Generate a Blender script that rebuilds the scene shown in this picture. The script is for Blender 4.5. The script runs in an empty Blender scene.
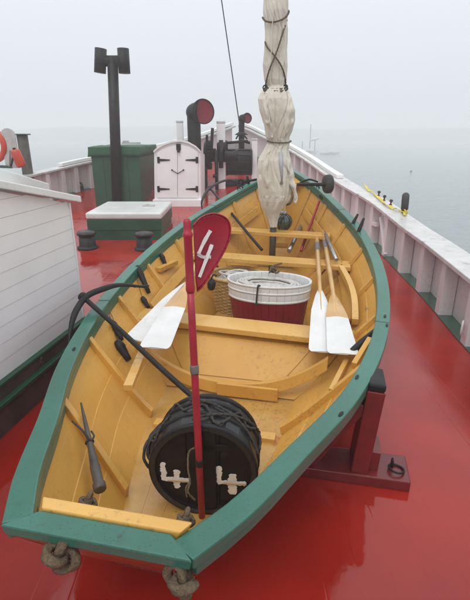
import bpy, bmesh, math, random
from mathutils import Vector, Matrix, noise
random.seed(7)
PI = math.pi
V = Vector
sc = bpy.context.scene
col = sc.collection

# ------------------------------------------------------------------ camera
EYE = 1.65
F_PX, HOR = 450.0, 135.0
TH = math.atan((300 - HOR) / F_PX)
cam = bpy.data.cameras.new('camera')
cam.sensor_fit = 'VERTICAL'; cam.sensor_height = 24.0; cam.lens = F_PX / 600 * 24.0
cam.clip_start = 0.02; cam.clip_end = 9000
camo = bpy.data.objects.new('camera', cam); col.objects.link(camo)
camo.location = (0, 0, EYE); camo.rotation_euler = (PI/2 - TH, 0, 0)
sc.camera = camo
# ------------------------------------------------------------------ world, sun, exposure
SUN_EL, SUN_AZ = math.radians(58), math.radians(200)
w = bpy.data.worlds.new('World'); sc.world = w; w.use_nodes = True
nt = w.node_tree; nt.nodes.clear()
out = nt.nodes.new('ShaderNodeOutputWorld'); bg = nt.nodes.new('ShaderNodeBackground')
sky = nt.nodes.new('ShaderNodeTexSky'); sky.sky_type = 'NISHITA'; sky.sun_disc = False
sky.sun_elevation = SUN_EL; sky.sun_rotation = SUN_AZ; sky.air_density = 1.0; sky.dust_density = 4.0
mx = nt.nodes.new('ShaderNodeMixRGB'); mx.inputs[0].default_value = 0.93
tcw = nt.nodes.new('ShaderNodeTexCoord'); spw = nt.nodes.new('ShaderNodeSeparateXYZ'); mrw = nt.nodes.new('ShaderNodeMapRange')
nt.links.new(tcw.outputs['Generated'], spw.inputs[0]); nt.links.new(spw.outputs[2], mrw.inputs[0])
mrw.inputs[1].default_value = 0; mrw.inputs[2].default_value = 1; mrw.inputs[3].default_value = 0; mrw.inputs[4].default_value = 1
crw = nt.nodes.new('ShaderNodeMixRGB'); nt.links.new(mrw.outputs[0], crw.inputs[0])
crw.inputs[1].default_value = (6.1, 6.55, 6.95, 1); crw.inputs[2].default_value = (11.6, 11.95, 12.2, 1)
nt.links.new(crw.outputs[0], mx.inputs[2])
nt.links.new(sky.outputs[0], mx.inputs[1]); nt.links.new(mx.outputs[0], bg.inputs[0])
bg.inputs[1].default_value = 0.125
nt.links.new(bg.outputs[0], out.inputs[0])
sun = bpy.data.lights.new('sun', 'SUN'); sun.energy = 0.9; sun.angle = math.radians(25); sun.color = (1, 0.97, 0.93)
suno = bpy.data.objects.new('sun', sun); col.objects.link(suno)
sd = V((math.sin(SUN_AZ)*math.cos(SUN_EL), math.cos(SUN_AZ)*math.cos(SUN_EL), math.sin(SUN_EL)))
suno.rotation_euler = (-sd).to_track_quat('-Z', 'Y').to_euler(); suno.location = (0, -3, 12)
sc.view_settings.view_transform = 'Standard'; sc.view_settings.look = 'None'
sc.view_settings.exposure = -0.03; sc.view_settings.gamma = 1.0
cy = sc.cycles
cy.use_denoising = True; cy.volume_bounces = 6; cy.max_bounces = 8; cy.diffuse_bounces = 3
cy.volume_max_steps = 64
cy.use_adaptive_sampling = True; cy.adaptive_threshold = 0.02

# ------------------------------------------------------------------ picture -> place helpers
def ray(px, py):
    u = (px - 235) / F_PX; v = (300 - py) / F_PX
    return V((u, math.cos(TH) + v*math.sin(TH), -math.sin(TH) + v*math.cos(TH)))
O = V((0, 0, EYE))
def P(px, py, z=0.0):
    r = ray(px, py); return O + r * ((z - EYE) / r.z)
def Y(px, py, y):
    r = ray(px, py); return O + r * (y / r.y)
def zd(y):
    return 0.0 if y < 5 else 0.013 * (y - 5)**2
def Pd(px, py, up=0.0):
    r = ray(px, py); s = 0.5
    while s < 40:
        p = O + r*s
        if p.z < zd(p.y) + up: break
        s += 0.002
    return p
def lerp(a, b, t): return a + (b - a)*t
def interp(tab, x):
    if x <= tab[0][0]: return tab[0][1]
    for (a, b), (c, d) in zip(tab, tab[1:]):
        if x <= c: return b + (d - b)*(x - a)/(c - a)
    return tab[-1][1]
def smooth(tab, x):      # Catmull-Rom
    n = len(tab)
    if x <= tab[0][0]: return tab[0][1]
    if x >= tab[-1][0]: return tab[-1][1]
    for i in range(n-1):
        if tab[i][0] <= x <= tab[i+1][0]: break
    x0, y0 = tab[i]; x1, y1 = tab[i+1]; h = x1 - x0
    m0 = (y1 - tab[i-1][1])/(x1 - tab[i-1][0]) if i > 0 else (y1-y0)/h
    m1 = (tab[i+2][1] - y0)/(tab[i+2][0] - x0) if i < n-2 else (y1-y0)/h
    t = (x - x0)/h
    return (2*t**3-3*t**2+1)*y0 + (t**3-2*t**2+t)*h*m0 + (-2*t**3+3*t**2)*y1 + (t**3-t**2)*h*m1

# ------------------------------------------------------------------ materials
def mat(name, c, rough=0.5, c2=None, scale=6.0, bump=0.15, bscale=40.0, metal=0.0, coat=0.0, rough2=None,
        stretch=(1, 1, 1), wear=None, wear_amt=0.0, wear_scale=5.0, drops=False, spec=0.5, bdist=0.004, fine=0.0):
    m = bpy.data.materials.new(name); m.use_nodes = True
    t = m.node_tree; n = t.nodes; L = t.links; b = n['Principled BSDF']
    tc = n.new('ShaderNodeTexCoord'); mp = n.new('ShaderNodeMapping'); mp.inputs['Scale'].default_value = stretch
    L.new(tc.outputs['Object'], mp.inputs[0])
    nz = n.new('ShaderNodeTexNoise'); nz.inputs['Scale'].default_value = scale; nz.inputs['Detail'].default_value = 6
    L.new(mp.outputs[0], nz.inputs['Vector'])
    c2 = c2 or tuple(x*0.8 for x in c)
    cr = n.new('ShaderNodeValToRGB'); cr.color_ramp.elements[0].position = 0.35; cr.color_ramp.elements[1].position = 0.65
    cr.color_ramp.elements[0].color = (*c2, 1); cr.color_ramp.elements[1].color = (*c, 1)
    L.new(nz.outputs[0], cr.inputs[0]); colout = cr.outputs[0]
    if wear:
        nw = n.new('ShaderNodeTexNoise'); nw.inputs['Scale'].default_value = wear_scale; nw.inputs['Detail'].default_value = 9
        nw.inputs['Roughness'].default_value = 0.7
        L.new(mp.outputs[0], nw.inputs['Vector'])
        wr = n.new('ShaderNodeValToRGB'); wr.color_ramp.elements[0].position = 0.5 + 0.2*(1-wear_amt)
        wr.color_ramp.elements[1].position = min(1, 0.5 + 0.2*(1-wear_amt) + 0.06)
        L.new(nw.outputs[0], wr.inputs[0])
        mm = n.new('ShaderNodeMixRGB'); L.new(wr.outputs[0], mm.inputs[0]); L.new(colout, mm.inputs[1])
        mm.inputs[2].default_value = (*wear, 1); colout = mm.outputs[0]
    if fine:
        nf = n.new('ShaderNodeTexNoise'); nf.inputs['Scale'].default_value = 38; nf.inputs['Detail'].default_value = 8; nf.inputs['Roughness'].default_value = .8
        L.new(tc.outputs['Object'], nf.inputs['Vector'])
        nl_ = n.new('ShaderNodeTexNoise'); nl_.inputs['Scale'].default_value = 2.3; L.new(tc.outputs['Object'], nl_.inputs['Vector'])
        ad = n.new('ShaderNodeMath'); ad.operation = 'MULTIPLY_ADD'; L.new(nl_.outputs[0], ad.inputs[0]); ad.inputs[1].default_value = .35; L.new(nf.outputs[0], ad.inputs[2])
        fr_ = n.new('ShaderNodeMapRange'); fr_.inputs[1].default_value = .74; fr_.inputs[2].default_value = .84; fr_.inputs[3].default_value = 0; fr_.inputs[4].default_value = fine
        L.new(ad.outputs[0], fr_.inputs[0])
        fm = n.new('ShaderNodeMixRGB'); L.new(fr_.outputs[0], fm.inputs[0]); L.new(colout, fm.inputs[1]); fm.inputs[2].default_value = (c[0]*.35+.02, c[1]*.32+.02, c[2]*.3+.02, 1); colout = fm.outputs[0]
    L.new(colout, b.inputs['Base Color'])
    b.inputs['Metallic'].default_value = metal; b.inputs['Specular IOR Level'].default_value = spec
    b.inputs['Coat Weight'].default_value = coat; b.inputs['Coat Roughness'].default_value = 0.08
    if rough2 is None: b.inputs['Roughness'].default_value = rough
    else:
        nr = n.new('ShaderNodeTexNoise'); nr.inputs['Scale'].default_value = 3; nr.inputs['Detail'].default_value = 5
        L.new(mp.outputs[0], nr.inputs['Vector'])
        mr = n.new('ShaderNodeMapRange'); mr.inputs[1].default_value = .35; mr.inputs[2].default_value = .65
        mr.inputs[3].default_value = rough; mr.inputs[4].default_value = rough2
        L.new(nr.outputs[0], mr.inputs[0]); L.new(mr.outputs[0], b.inputs['Roughness'])
    nb = n.new('ShaderNodeTexNoise'); nb.inputs['Scale'].default_value = bscale; nb.inputs['Detail'].default_value = 5
    L.new(mp.outputs[0], nb.inputs['Vector'])
    bp = n.new('ShaderNodeBump'); bp.inputs['Strength'].default_value = bump; bp.inputs['Distance'].default_value = bdist
    L.new(nb.outputs[0], bp.inputs['Height'])
    if drops:
        vo = n.new('ShaderNodeTexVoronoi'); vo.inputs['Scale'].default_value = 85; vo.inputs['Randomness'].default_value = 1
        L.new(tc.outputs['Object'], vo.inputs['Vector'])
        mr2 = n.new('ShaderNodeMapRange'); mr2.inputs[1].default_value = 0.0; mr2.inputs[2].default_value = 0.22
        mr2.inputs[3].default_value = 1; mr2.inputs[4].default_value = 0
        L.new(vo.outputs['Distance'], mr2.inputs[0])
        bp2 = n.new('ShaderNodeBump'); bp2.inputs['Strength'].default_value = .6; bp2.inputs['Distance'].default_value = 0.003
        L.new(mr2.outputs[0], bp2.inputs['Height']); L.new(bp.outputs[0], bp2.inputs['Normal'])
        L.new(bp2.outputs[0], b.inputs['Normal'])
    else: L.new(bp.outputs[0], b.inputs['Normal'])
    return m
M = {}
M['yellow'] = mat('ochre_paint', (.65, .35, .065), .38, (.56, .285, .048), 3.0, .4, 45, coat=.25, stretch=(1, .3, 1), fine=.5, wear=(.24, .15, .06), wear_amt=.28, wear_scale=7, rough2=.55)
M['yellow_light'] = mat('ochre_paint_light', (.69, .40, .095), .35, (.60, .33, .07), 4.0, .4, 45, coat=.35, stretch=(.3, 1, 1), fine=.6, wear=(.3, .2, .1), wear_amt=.2, wear_scale=9)
M['floor_ochre'] = mat('worn_ochre_paint', (.56, .325, .085), .3, (.46, .245, .055), 5, .4, 45, coat=.3, fine=.8, wear=(.45, .13, .02), wear_amt=.45, wear_scale=3)
M['green'] = mat('sea_green_paint', (.032, .155, .112), .36, (.024, .12, .085), 4, .3, 18, coat=.3, fine=.5, stretch=(1, .6, 1), wear=(.02, .07, .05), wear_amt=.36, wear_scale=9, drops=True)
M['outer_red'] = mat('dark_red_hull_paint', (.16, .018, .015), .35, (.11, .013, .012), 5, .2, 25)
M['transom_red'] = mat('weathered_red_brown_paint', (.36, .095, .04), .35, (.26, .055, .025), 8, .4, 30, wear=(.16, .09, .05), wear_amt=.5, wear_scale=12, coat=.3)
M['red'] = mat('signal_red_paint', (.36, .014, .035), .4, (.28, .011, .026), 10, .2, 60, wear=(.10, .01, .012), wear_amt=.3, wear_scale=14)
M['tub_red'] = mat('tub_red_paint', (.25, .009, .02), .45, (.19, .008, .016), 9, .3, 40, wear=(.5, .45, .4), wear_amt=.05, wear_scale=25)
M['cradle_red'] = mat('cradle_red_paint', (.17, .012, .014), .35, (.12, .01, .011), 6, .3, 30, coat=.3, wear=(.06, .008, .009), wear_amt=.3)
M['white'] = mat('white_paint', (.86, .85, .85), .45, (.80, .79, .795), 3, .15, 20, wear=(.50, .42, .36), wear_amt=.1, wear_scale=7)
M['pinkwhite'] = mat('pinkish_white_paint', (.82, .78, .785), .4, (.75, .705, .71), 2.5, .2, 20, fine=.35, wear=(.50, .34, .24), wear_amt=.14, wear_scale=6)
M['roof_white'] = mat('roof_white_paint', (.81, .81, .79), .35, (.74, .75, .73), 2, .15, 12, fine=.3, rough2=.5)
M['cap_white'] = mat('worn_white_rail_paint', (.66, .645, .63), .4, (.54, .53, .52), 7, .4, 30, wear=(.36, .34, .32), wear_amt=.62, wear_scale=5, fine=.6, coat=.2)
M['oar_white'] = mat('oar_white_paint', (.73, .73, .725), .4, (.66, .66, .65), 6, .15, 30, coat=.2, fine=.22)
M['oar_wood'] = mat('varnished_wood', (.60, .36, .13), .3, (.50, .28, .09), 6, .15, 50, coat=.5, stretch=(1, 1, 1))
M['leather'] = mat('grey_leather', (.17, .16, .15), .6, (.11, .1, .1), 20, .5, 80)
M['black'] = mat('black_iron', (.010, .010, .011), .45, (.019, .019, .02), 12, .5, 60, spec=.25)
M['barrel_black'] = mat('black_tarred_wood', (.007, .0065, .0065), .5, (.014, .012, .011), 10, .4, 35, spec=.2)
M['hoop_grey'] = mat('wet_dark_staves', (.020, .021, .022), .35, (.012, .012, .013), 14, .6, 40, coat=.15, spec=.35)
M['digit'] = mat('brushed_white_paint', (.75, .74, .72), .5, (.62, .6, .56), 30, .4, 60)
M['digit_tan'] = mat('tan_wood_streak', (.5, .36, .2), .5)
M['rope'] = mat('old_rope', (.15, .105, .06), .9, (.085, .06, .036), 160, 1.0, 150, bdist=.006)
M['rope_dark'] = mat('tarred_rope', (.05, .042, .036), .8, (.03, .026, .022), 60, 1.0, 150)
M['rope_grey'] = mat('pale_cordage', (.62, .60, .57), .8, (.46, .44, .41), 50, 1.0, 120)
M['wicker'] = mat('tan_wicker', (.58, .38, .15), .55, (.44, .27, .10), 30, .8, 60)
M['sail'] = mat('grubby_canvas', (.68, .64, .56), .85, (.56, .51, .43), 5, .6, 55, stretch=(1, 1, .35), wear=(.27, .22, .17), wear_amt=.22, wear_scale=7, bdist=.010)
M['mast'] = mat('grey_mast_wood', (.40, .41, .42), .5, (.3, .3, .3), 10, .3, 40)
M['mast_dark'] = mat('dark_mast_wood', (.07, .05, .035), .5)
M['glass_green'] = mat('green_glass', (.03, .06, .045), .1, (.02, .05, .035), 8, .05, 30, coat=1.0)
M['dark_green'] = mat('dark_green_paint', (.016, .085, .045), .42, (.012, .065, .036), 4, .25, 25)
M['tarp'] = mat('green_canvas', (.018, .095, .042), .6, (.012, .07, .03), 5, .5, 14)
M['waterway'] = mat('waterway_green_paint', (.03, .12, .07), .3, (.02, .09, .055), 5, .3, 25, coat=.4)
M['old_wood'] = mat('peeling_dark_wood', (.10, .065, .055), .6, (.05, .035, .03), 7, .6, 25, wear=(.30, .25, .24), wear_amt=.5, wear_scale=4)
M['cowl_red'] = mat('cowl_red_paint', (.20, .004, .018), .6, (.16, .004, .014), 6, .1, 30)
M['steel'] = mat('dull_steel', (.42, .42, .42), .35, (.3, .3, .3), 10, .2, 50, metal=.8)
M['rust'] = mat('rusted_iron', (.10, .04, .02), .8, (.05, .03, .02), 20, .6, 60)
M['orange'] = mat('orange_plastic', (.62, .06, .02), .4, (.5, .05, .02), 5, .1, 30)
M['yellow_tape'] = mat('yellow_webbing', (.75, .58, .03), .5)
M['board_grey'] = mat('weathered_pale_board', (.50, .50, .48), .6, (.38, .38, .37), 9, .4, 30, wear=(.2, .2, .2), wear_amt=.3)
M['piling'] = mat('weathered_piling', (.09, .085, .07), .7, (.05, .05, .045), 8, .5, 30)
M['far_grey'] = mat('far_white_paint', (.75, .75, .75), .5)
M['far_dark'] = mat('far_dark_wood', (.22, .22, .22), .6)

def deck_mat():
    m = bpy.data.materials.new('wet_red_deck_paint'); m.use_nodes = True
    t = m.node_tree; n = t.nodes; L = t.links; b = n['Principled BSDF']
    g = n.new('ShaderNodeNewGeometry')
    nz = n.new('ShaderNodeTexNoise'); nz.inputs['Scale'].default_value = 1.4; nz.inputs['Detail'].default_value = 8
    L.new(g.outputs['Position'], nz.inputs['Vector'])
    cr = n.new('ShaderNodeValToRGB'); cr.color_ramp.elements[0].color = (.25, .0115, .006, 1); cr.color_ramp.elements[1].color = (.37, .018, .009, 1)
    cr.color_ramp.elements[0].position = .35; cr.color_ramp.elements[1].position = .65
    L.new(nz.outputs[0], cr.inputs[0])
    # scuffs
    ns = n.new('ShaderNodeTexNoise'); ns.inputs['Scale'].default_value = 9; ns.inputs['Detail'].default_value = 10; ns.inputs['Roughness'].default_value = .75
    L.new(g.outputs['Position'], ns.inputs['Vector'])
    cs = n.new('ShaderNodeValToRGB'); cs.color_ramp.elements[0].position = .66; cs.color_ramp.elements[1].position = .74
    L.new(ns.outputs[0], cs.inputs[0])
    mm = n.new('ShaderNodeMixRGB'); L.new(cs.outputs[0], mm.inputs[0]); L.new(cr.outputs[0], mm.inputs[1]); mm.inputs[2].default_value = (.2, .03, .03, 1)
    L.new(mm.outputs[0], b.inputs['Base Color'])
    # wet and damp areas
    nw = n.new('ShaderNodeTexNoise'); nw.inputs['Scale'].default_value = .9; nw.inputs['Detail'].default_value = 7; nw.inputs['Distortion'].default_value = .6
    L.new(g.outputs['Position'], nw.inputs['Vector'])
    mr = n.new('ShaderNodeMapRange'); mr.inputs[1].default_value = .44; mr.inputs[2].default_value = .56; mr.inputs[3].default_value = .07; mr.inputs[4].default_value = .25
    L.new(nw.outputs[0], mr.inputs[0]); L.new(mr.outputs[0], b.inputs['Roughness'])
    b.inputs['Specular IOR Level'].default_value = .5
    nb = n.new('ShaderNodeTexNoise'); nb.inputs['Scale'].default_value = 4; nb.inputs['Detail'].default_value = 6
    L.new(g.outputs['Position'], nb.inputs['Vector'])
    bp = n.new('ShaderNodeBump'); bp.inputs['Strength'].default_value = .28; bp.inputs['Distance'].default_value = .012
    L.new(nb.outputs[0], bp.inputs['Height'])
    # planking seams under the paint, every 0.11 m
    sp = n.new('ShaderNodeSeparateXYZ'); L.new(g.outputs['Position'], sp.inputs[0])
    a1 = n.new('ShaderNodeMath'); a1.operation = 'MULTIPLY'; a1.inputs[1].default_value = 1/.14; L.new(sp.outputs[0], a1.inputs[0])
    a2 = n.new('ShaderNodeMath'); a2.operation = 'FRACT'; L.new(a1.outputs[0], a2.inputs[0])
    a3 = n.new('ShaderNodeMath'); a3.operation = 'SUBTRACT'; a3.inputs[1].default_value = .5; L.new(a2.outputs[0], a3.inputs[0])
    a4 = n.new('ShaderNodeMath'); a4.operation = 'ABSOLUTE'; L.new(a3.outputs[0], a4.inputs[0])
    a5 = n.new('ShaderNodeMapRange'); a5.inputs[1].default_value = .0; a5.inputs[2].default_value = .035; L.new(a4.outputs[0], a5.inputs[0])
    b2 = n.new('ShaderNodeBump'); b2.inputs['Strength'].default_value = .075; b2.inputs['Distance'].default_value = .004
    L.new(a5.outputs[0], b2.inputs['Height']); L.new(bp.outputs[0], b2.inputs['Normal']); L.new(b2.outputs[0], b.inputs['Normal'])
    return m
M['deck'] = deck_mat()
def sea_mat():
    m = bpy.data.materials.new('grey_sea_water'); m.use_nodes = True
    t = m.node_tree; n = t.nodes; L = t.links; b = n['Principled BSDF']
    b.inputs['Base Color'].default_value = (.26, .30, .305, 1); b.inputs['Roughness'].default_value = .15
    b.inputs['IOR'].default_value = 1.33
    g = n.new('ShaderNodeNewGeometry'); mp = n.new('ShaderNodeMapping'); mp.inputs['Scale'].default_value = (.55, 1, 1); mp.inputs['Rotation'].default_value = (0, 0, .25)
    L.new(g.outputs['Position'], mp.inputs[0])
    last = None
    for s, st, d in ((.35, .6, .5), (1.3, .9, .3), (4.2, .9, .09), (12, .5, .02)):
        nz = n.new('ShaderNodeTexNoise'); nz.inputs['Scale'].default_value = s; nz.inputs['Detail'].default_value = 4
        L.new(mp.outputs[0], nz.inputs['Vector'])
        bp = n.new('ShaderNodeBump'); bp.inputs['Strength'].default_value = st; bp.inputs['Distance'].default_value = d
        L.new(nz.outputs[0], bp.inputs['Height'])
        if last: L.new(last.outputs[0], bp.inputs['Normal'])
        last = bp
    L.new(last.outputs[0], b.inputs['Normal'])
    return m
M['sea'] = sea_mat()

# ------------------------------------------------------------------ mesh helpers
def link(name, me, parent=None, loc=None):
    o = bpy.data.objects.new(name, me); col.objects.link(o)
    if loc is not None: o.location = loc
    if parent: o.parent = parent
    return o
def wpos(o):
    p = V(o.location)
    while o.parent: o = o.parent; p += V(o.location)
    return p
def obj(name, bm, m, parent=None, bevel=0.0, smooth_=False, seg=2, origin=None):
    """bm is in world space; the object's own origin: the parent's, or the mesh's base"""
    if smooth_:
        for f in bm.faces: f.smooth = True
    me = bpy.data.meshes.new(name)
    bm.normal_update()
    if parent: off = wpos(parent)
    else:
        vs = [v.co for v in bm.verts]
        off = origin or V((sum(v.x for v in vs)/len(vs), sum(v.y for v in vs)/len(vs), min(v.z for v in vs)))
    loc = V((0, 0, 0)) if parent else off
    bm.transform(Matrix.Translation(-off))
    bm.to_mesh(me); bm.free()
    for mm in (m if isinstance(m, (list, tuple)) else [m]): me.materials.append(mm)
    o = link(name, me, parent, loc)
    if bevel:
        b = o.modifiers.new('bevel', 'BEVEL'); b.width = bevel; b.segments = seg; b.limit_method = 'ANGLE'; b.angle_limit = math.radians(40)
    return o
def tag(o, label=None, cat=None, group=None, kind=None):
    if label: o['label'] = label
    if cat: o['category'] = cat
    if group: o['group'] = group
    if kind: o['kind'] = kind
    return o
def thing(name, loc, label, cat, group=None):
    return tag(link(name, None, None, V(loc)), label, cat, group)
def B(): return bmesh.new()
def hexa(bm, p):          # 8 points: bottom 4 ccw, top 4 ccw
    v = [bm.verts.new(q) for q in p]
    fs = [bm.faces.new([v[i] for i in ix]) for ix in ((3, 2, 1, 0), (4, 5, 6, 7), (0, 1, 5, 4), (1, 2, 6, 5), (2, 3, 7, 6), (3, 0, 4, 7))]
    return fs
def box(bm, c, s, rz=0.0, rx=0.0, ry=0.0):
    c = V(c); mt = Matrix.Translation(c) @ Matrix.Rotation(rz, 4, 'Z') @ Matrix.Rotation(ry, 4, 'Y') @ Matrix.Rotation(rx, 4, 'X')
    x, y, z = s[0]/2, s[1]/2, s[2]/2
    hexa(bm, [mt @ V(q) for q in ((-x, -y, -z), (x, -y, -z), (x, y, -z), (-x, y, -z), (-x, -y, z), (x, -y, z), (x, y, z), (-x, y, z))])
    return bm
def bar(bm, p, q, wd, ht, up=V((0, 0, 1)), wd2=None, ht2=None):
    p, q = V(p), V(q); d = (q - p).normalized(); s = d.cross(up).normalized(); u = s.cross(d)
    wd2 = wd if wd2 is None else wd2; ht2 = ht if ht2 is None else ht2
    r = []
    for e, a, b in ((p, wd, ht), (q, wd2, ht2)):
        r.append([e - s*a/2 - u*b/2, e + s*a/2 - u*b/2, e + s*a/2 + u*b/2, e - s*a/2 + u*b/2])
    hexa(bm, [r[0][0], r[0][1], r[1][1], r[1][0], r[0][3], r[0][2], r[1][2], r[1][3]])
    return bm
def tube(bm, pts, rad, seg=10, cap=True, squash=1.0, lay=False):
    pts = [V(p) for p in pts]
    if lay:      # three-strand rope: resample finely, lobed cross-section that winds along
        seg = 12; step = rad*.55; L_ = [0.0]
        for a, b in zip(pts, pts[1:]): L_.append(L_[-1] + (b-a).length)
        m_ = max(4, int(L_[-1]/step)); new = []; j = 0
        for i in range(m_+1):
            t_ = L_[-1]*i/m_
            while j < len(L_)-2 and L_[j+1] < t_: j += 1
            new.append(pts[j].lerp(pts[j+1], (t_-L_[j])/max(1e-9, L_[j+1]-L_[j])))
        pts = new
    n = len(pts)
    if not isinstance(rad, (list, tuple)): rad = [rad]*n
    rings = []; ref = None
    for i, p in enumerate(pts):
        d = (pts[min(i+1, n-1)] - pts[max(i-1, 0)]).normalized()
        if ref is None:
            ref = V((0, 0, 1)) if abs(d.z) < .9 else V((1, 0, 0))
        ref = (ref - d*ref.dot(d)).normalized(); s = d.cross(ref)
        rings.append([bm.verts.new(p + (ref*math.cos(a)*squash + s*math.sin(a))*rad[i]*((1 + .26*math.cos(3*(a + i*.24))) if lay else 1)) for a in [2*PI*k/seg for k in range(seg)]])
    for a, b in zip(rings, rings[1:]):
        for k in range(seg): bm.faces.new((a[k], a[(k+1) % seg], b[(k+1) % seg], b[k])).smooth = True
    if cap:
        bm.faces.new(rings[0][::-1]); bm.faces.new(rings[-1])
    return bm
def curve(pts, n=8):
    pts = [V(p) for p in pts]; r = []
    for i in range(len(pts)-1):
        p0 = pts[max(i-1, 0)]; p1 = pts[i]; p2 = pts[i+1]; p3 = pts[min(i+2, len(pts)-1)]
        for k in range(n):
            t = k/n
            r.append(.5*((2*p1) + (-p0+p2)*t + (2*p0-5*p1+4*p2-p3)*t*t + (-p0+3*p1-3*p2+p3)*t**3))
    r.append(pts[-1]); return r
def lathe(bm, prof, base, axis=V((0, 0, 1)), seg=32, cap0=True, cap1=True, sx=1.0, sy=1.0, xref=None):
    axis = V(axis).normalized()
    ref = V((1, 0, 0)) if abs(axis.x) < .9 else V((0, 1, 0))
    if xref is not None: ref = V(xref)
    ref = (ref - axis*ref.dot(axis)).normalized(); s = axis.cross(ref)
    rings = []
    for r, h in prof:
        rings.append([bm.verts.new(V(base) + axis*h + (ref*math.cos(a)*sx + s*math.sin(a)*sy)*max(r, 1e-4)) for a in [2*PI*k/seg for k in range(seg)]])
    for a, b in zip(rings, rings[1:]):
        for k in range(seg): bm.faces.new((a[k], a[(k+1) % seg], b[(k+1) % seg], b[k])).smooth = True
    if cap0: bm.faces.new(rings[0][::-1])
    if cap1: bm.faces.new(rings[-1])
    return bm
def torus(bm, c, R, r, nrm=V((0, 0, 1)), seg=24, seg2=8, sx=1, sy=1, a0=0, a1=2*PI, lay=False):
    nrm = V(nrm).normalized(); ref = V((1, 0, 0)) if abs(nrm.x) < .9 else V((0, 1, 0))
    ref = (ref - nrm*ref.dot(nrm)).normalized(); s = nrm.cross(ref)
    full = abs(a1-a0-2*PI) < 1e-6
    n = seg if full else seg+1
    rings = []
    for i in range(n):
        a = a0+(a1-a0)*i/seg; d = ref*math.cos(a)*sx + s*math.sin(a)*sy; c2 = V(c) + d*R
        dn = d.normalized()
        rings.append([bm.verts.new(c2 + (dn*math.cos(b) + nrm*math.sin(b))*r*((1 + .22*math.cos(3*b + 2*PI*8*i/seg)) if lay else 1)) for b in [2*PI*k/seg2 for k in range(seg2)]])
    for i in range(n if full else n-1):
        a, b = rings[i], rings[(i+1) % n]
        for k in range(seg2): bm.faces.new((a[k], b[k], b[(k+1) % seg2], a[(k+1) % seg2])).smooth = True
    return bm
def prism(bm, pts, off):  # polygon pts extruded by vector off
    a = [bm.verts.new(V(p)) for p in pts]; b = [bm.verts.new(V(p) + V(off)) for p in pts]
    bm.faces.new(a[::-1]); bm.faces.new(b)
    n = len(a)
    for i in range(n): bm.faces.new((a[i], a[(i+1) % n], b[(i+1) % n], b[i]))
    return bm
def fixn(bm):
    bmesh.ops.recalc_face_normals(bm, faces=bm.faces); return bm
def copy_tree(o, parent=None):
    c = o.copy(); col.objects.link(c)
    if parent: c.parent = parent
    for ch in list(o.children): copy_tree(ch, c)
    return c

# ------------------------------------------------------------------ sea, far shore, haze
WZ = -2.0
bm = B()
xs = [-3000, -600, -150, -40, 0, 40, 150, 600, 3000]
for i in range(8):
    for j in range(8):
        bm.faces.new([bm.verts.new((a, b, WZ)) for a, b in ((xs[i], xs[j]), (xs[i+1], xs[j]), (xs[i+1], xs[j+1]), (xs[i], xs[j+1]))])
bmesh.ops.remove_doubles(bm, verts=bm.verts, dist=.01)
tag(obj('sea', bm, M['sea']), 'calm grey rippled sea fading into the fog', kind='structure')
M['shore'] = mat('wooded_shore', (.17, .19, .18), .9, (.13, .15, .14), .05, .2, .3)
bm = B(); rows = []
for i in range(120):
    a = math.radians(-75 + 150*i/119)
    rr = []
    for k, (d, h) in enumerate(((335, -3), (345, 2.5), (365, 1), (430, .9), (560, -3))):
        nv = noise.noise(V((i*.11, k*.4, 0))); hh = WZ - 1.0 if h < 0 else WZ + (5.5 + 4.0*nv) * (1 if k == 1 else 1.45)
        rr.append(bm.verts.new((math.sin(a)*d, math.cos(a)*d, hh)))
    rows.append(rr)
for a, b in zip(rows, rows[1:]):
    for k in range(4): bm.faces.new((a[k], b[k], b[k+1], a[k+1]))
tag(obj('hill', bm, M['shore'], smooth_=True), 'low wooded shore lost in the fog', kind='structure')
bm = B(); box(bm, (0, 0, 2.25), (6400, 6400, 11.5))
hz = bpy.data.materials.new('fog'); hz.use_nodes = True
t = hz.node_tree; t.nodes.remove(t.nodes['Principled BSDF'])
pv = t.nodes.new('ShaderNodeVolumePrincipled'); pv.inputs['Color'].default_value = (.995, .997, 1, 1); pv.inputs['Density'].default_value = .0072
pv.inputs['Anisotropy'].default_value = 0.2
t.links.new(pv.outputs[0], t.nodes['Material Output'].inputs['Volume'])
tag(obj('haze', bm, hz), 'pale sea fog around the ship', kind='stuff')

# ------------------------------------------------------------------ ship: deck outline
RIGHT = [(-6, 1.55), (-2, 1.75), (0, 1.82), (2, 1.87), (3.3, 1.90), (4.0, 1.97), (4.7, 2.04), (5.4, 2.08), (6.2, 2.12), (7.2, 2.10), (8.2, 2.0), (9.5, 1.87), (11.0, 1.70), (12.3, 1.40), (13.3, .95), (14.0, .45), (14.3, .12)]
CAPH = [(-6, .56), (4, .575), (6, .60), (7.1, .64), (9, .64), (11, .62), (12.5, .62), (13.6, .68), (14.3, .80)]
LEFT = [(-6, -5.1), (2, -5.2), (6, -5.0), (8, -4.72), (9.3, -4.2), (10.3, -3.75), (10.9, -3.4), (12.2, -2.2), (13.4, -1.0), (14.0, -.35), (14.3, .0)]
def path(tab, n, y0=-6):
    """points along an outline, evenly spaced"""
    dense = [V((smooth(tab, y0 + (14.3-y0)*i/600), y0 + (14.3-y0)*i/600, 0)) for i in range(601)]
    L_ = [0]
    for a, b in zip(dense, dense[1:]): L_.append(L_[-1] + (b-a).length)
    res = []; j = 0
    for i in range(n+1):
        t_ = L_[-1]*i/n
        while j < 599 and L_[j+1] < t_: j += 1
        k = (t_-L_[j])/max(1e-9, L_[j+1]-L_[j]); res.append(dense[j].lerp(dense[j+1], k))
    return res
RP = path(RIGHT, 120); LP = path(LEFT, 120)
def outset(pts, d):
    r = []
    for i, p in enumerate(pts):
        t_ = (pts[min(i+1, len(pts)-1)] - pts[max(i-1, 0)]).normalized()
        r.append(p + V((t_.y, -t_.x, 0))*d)
    return r
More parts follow.
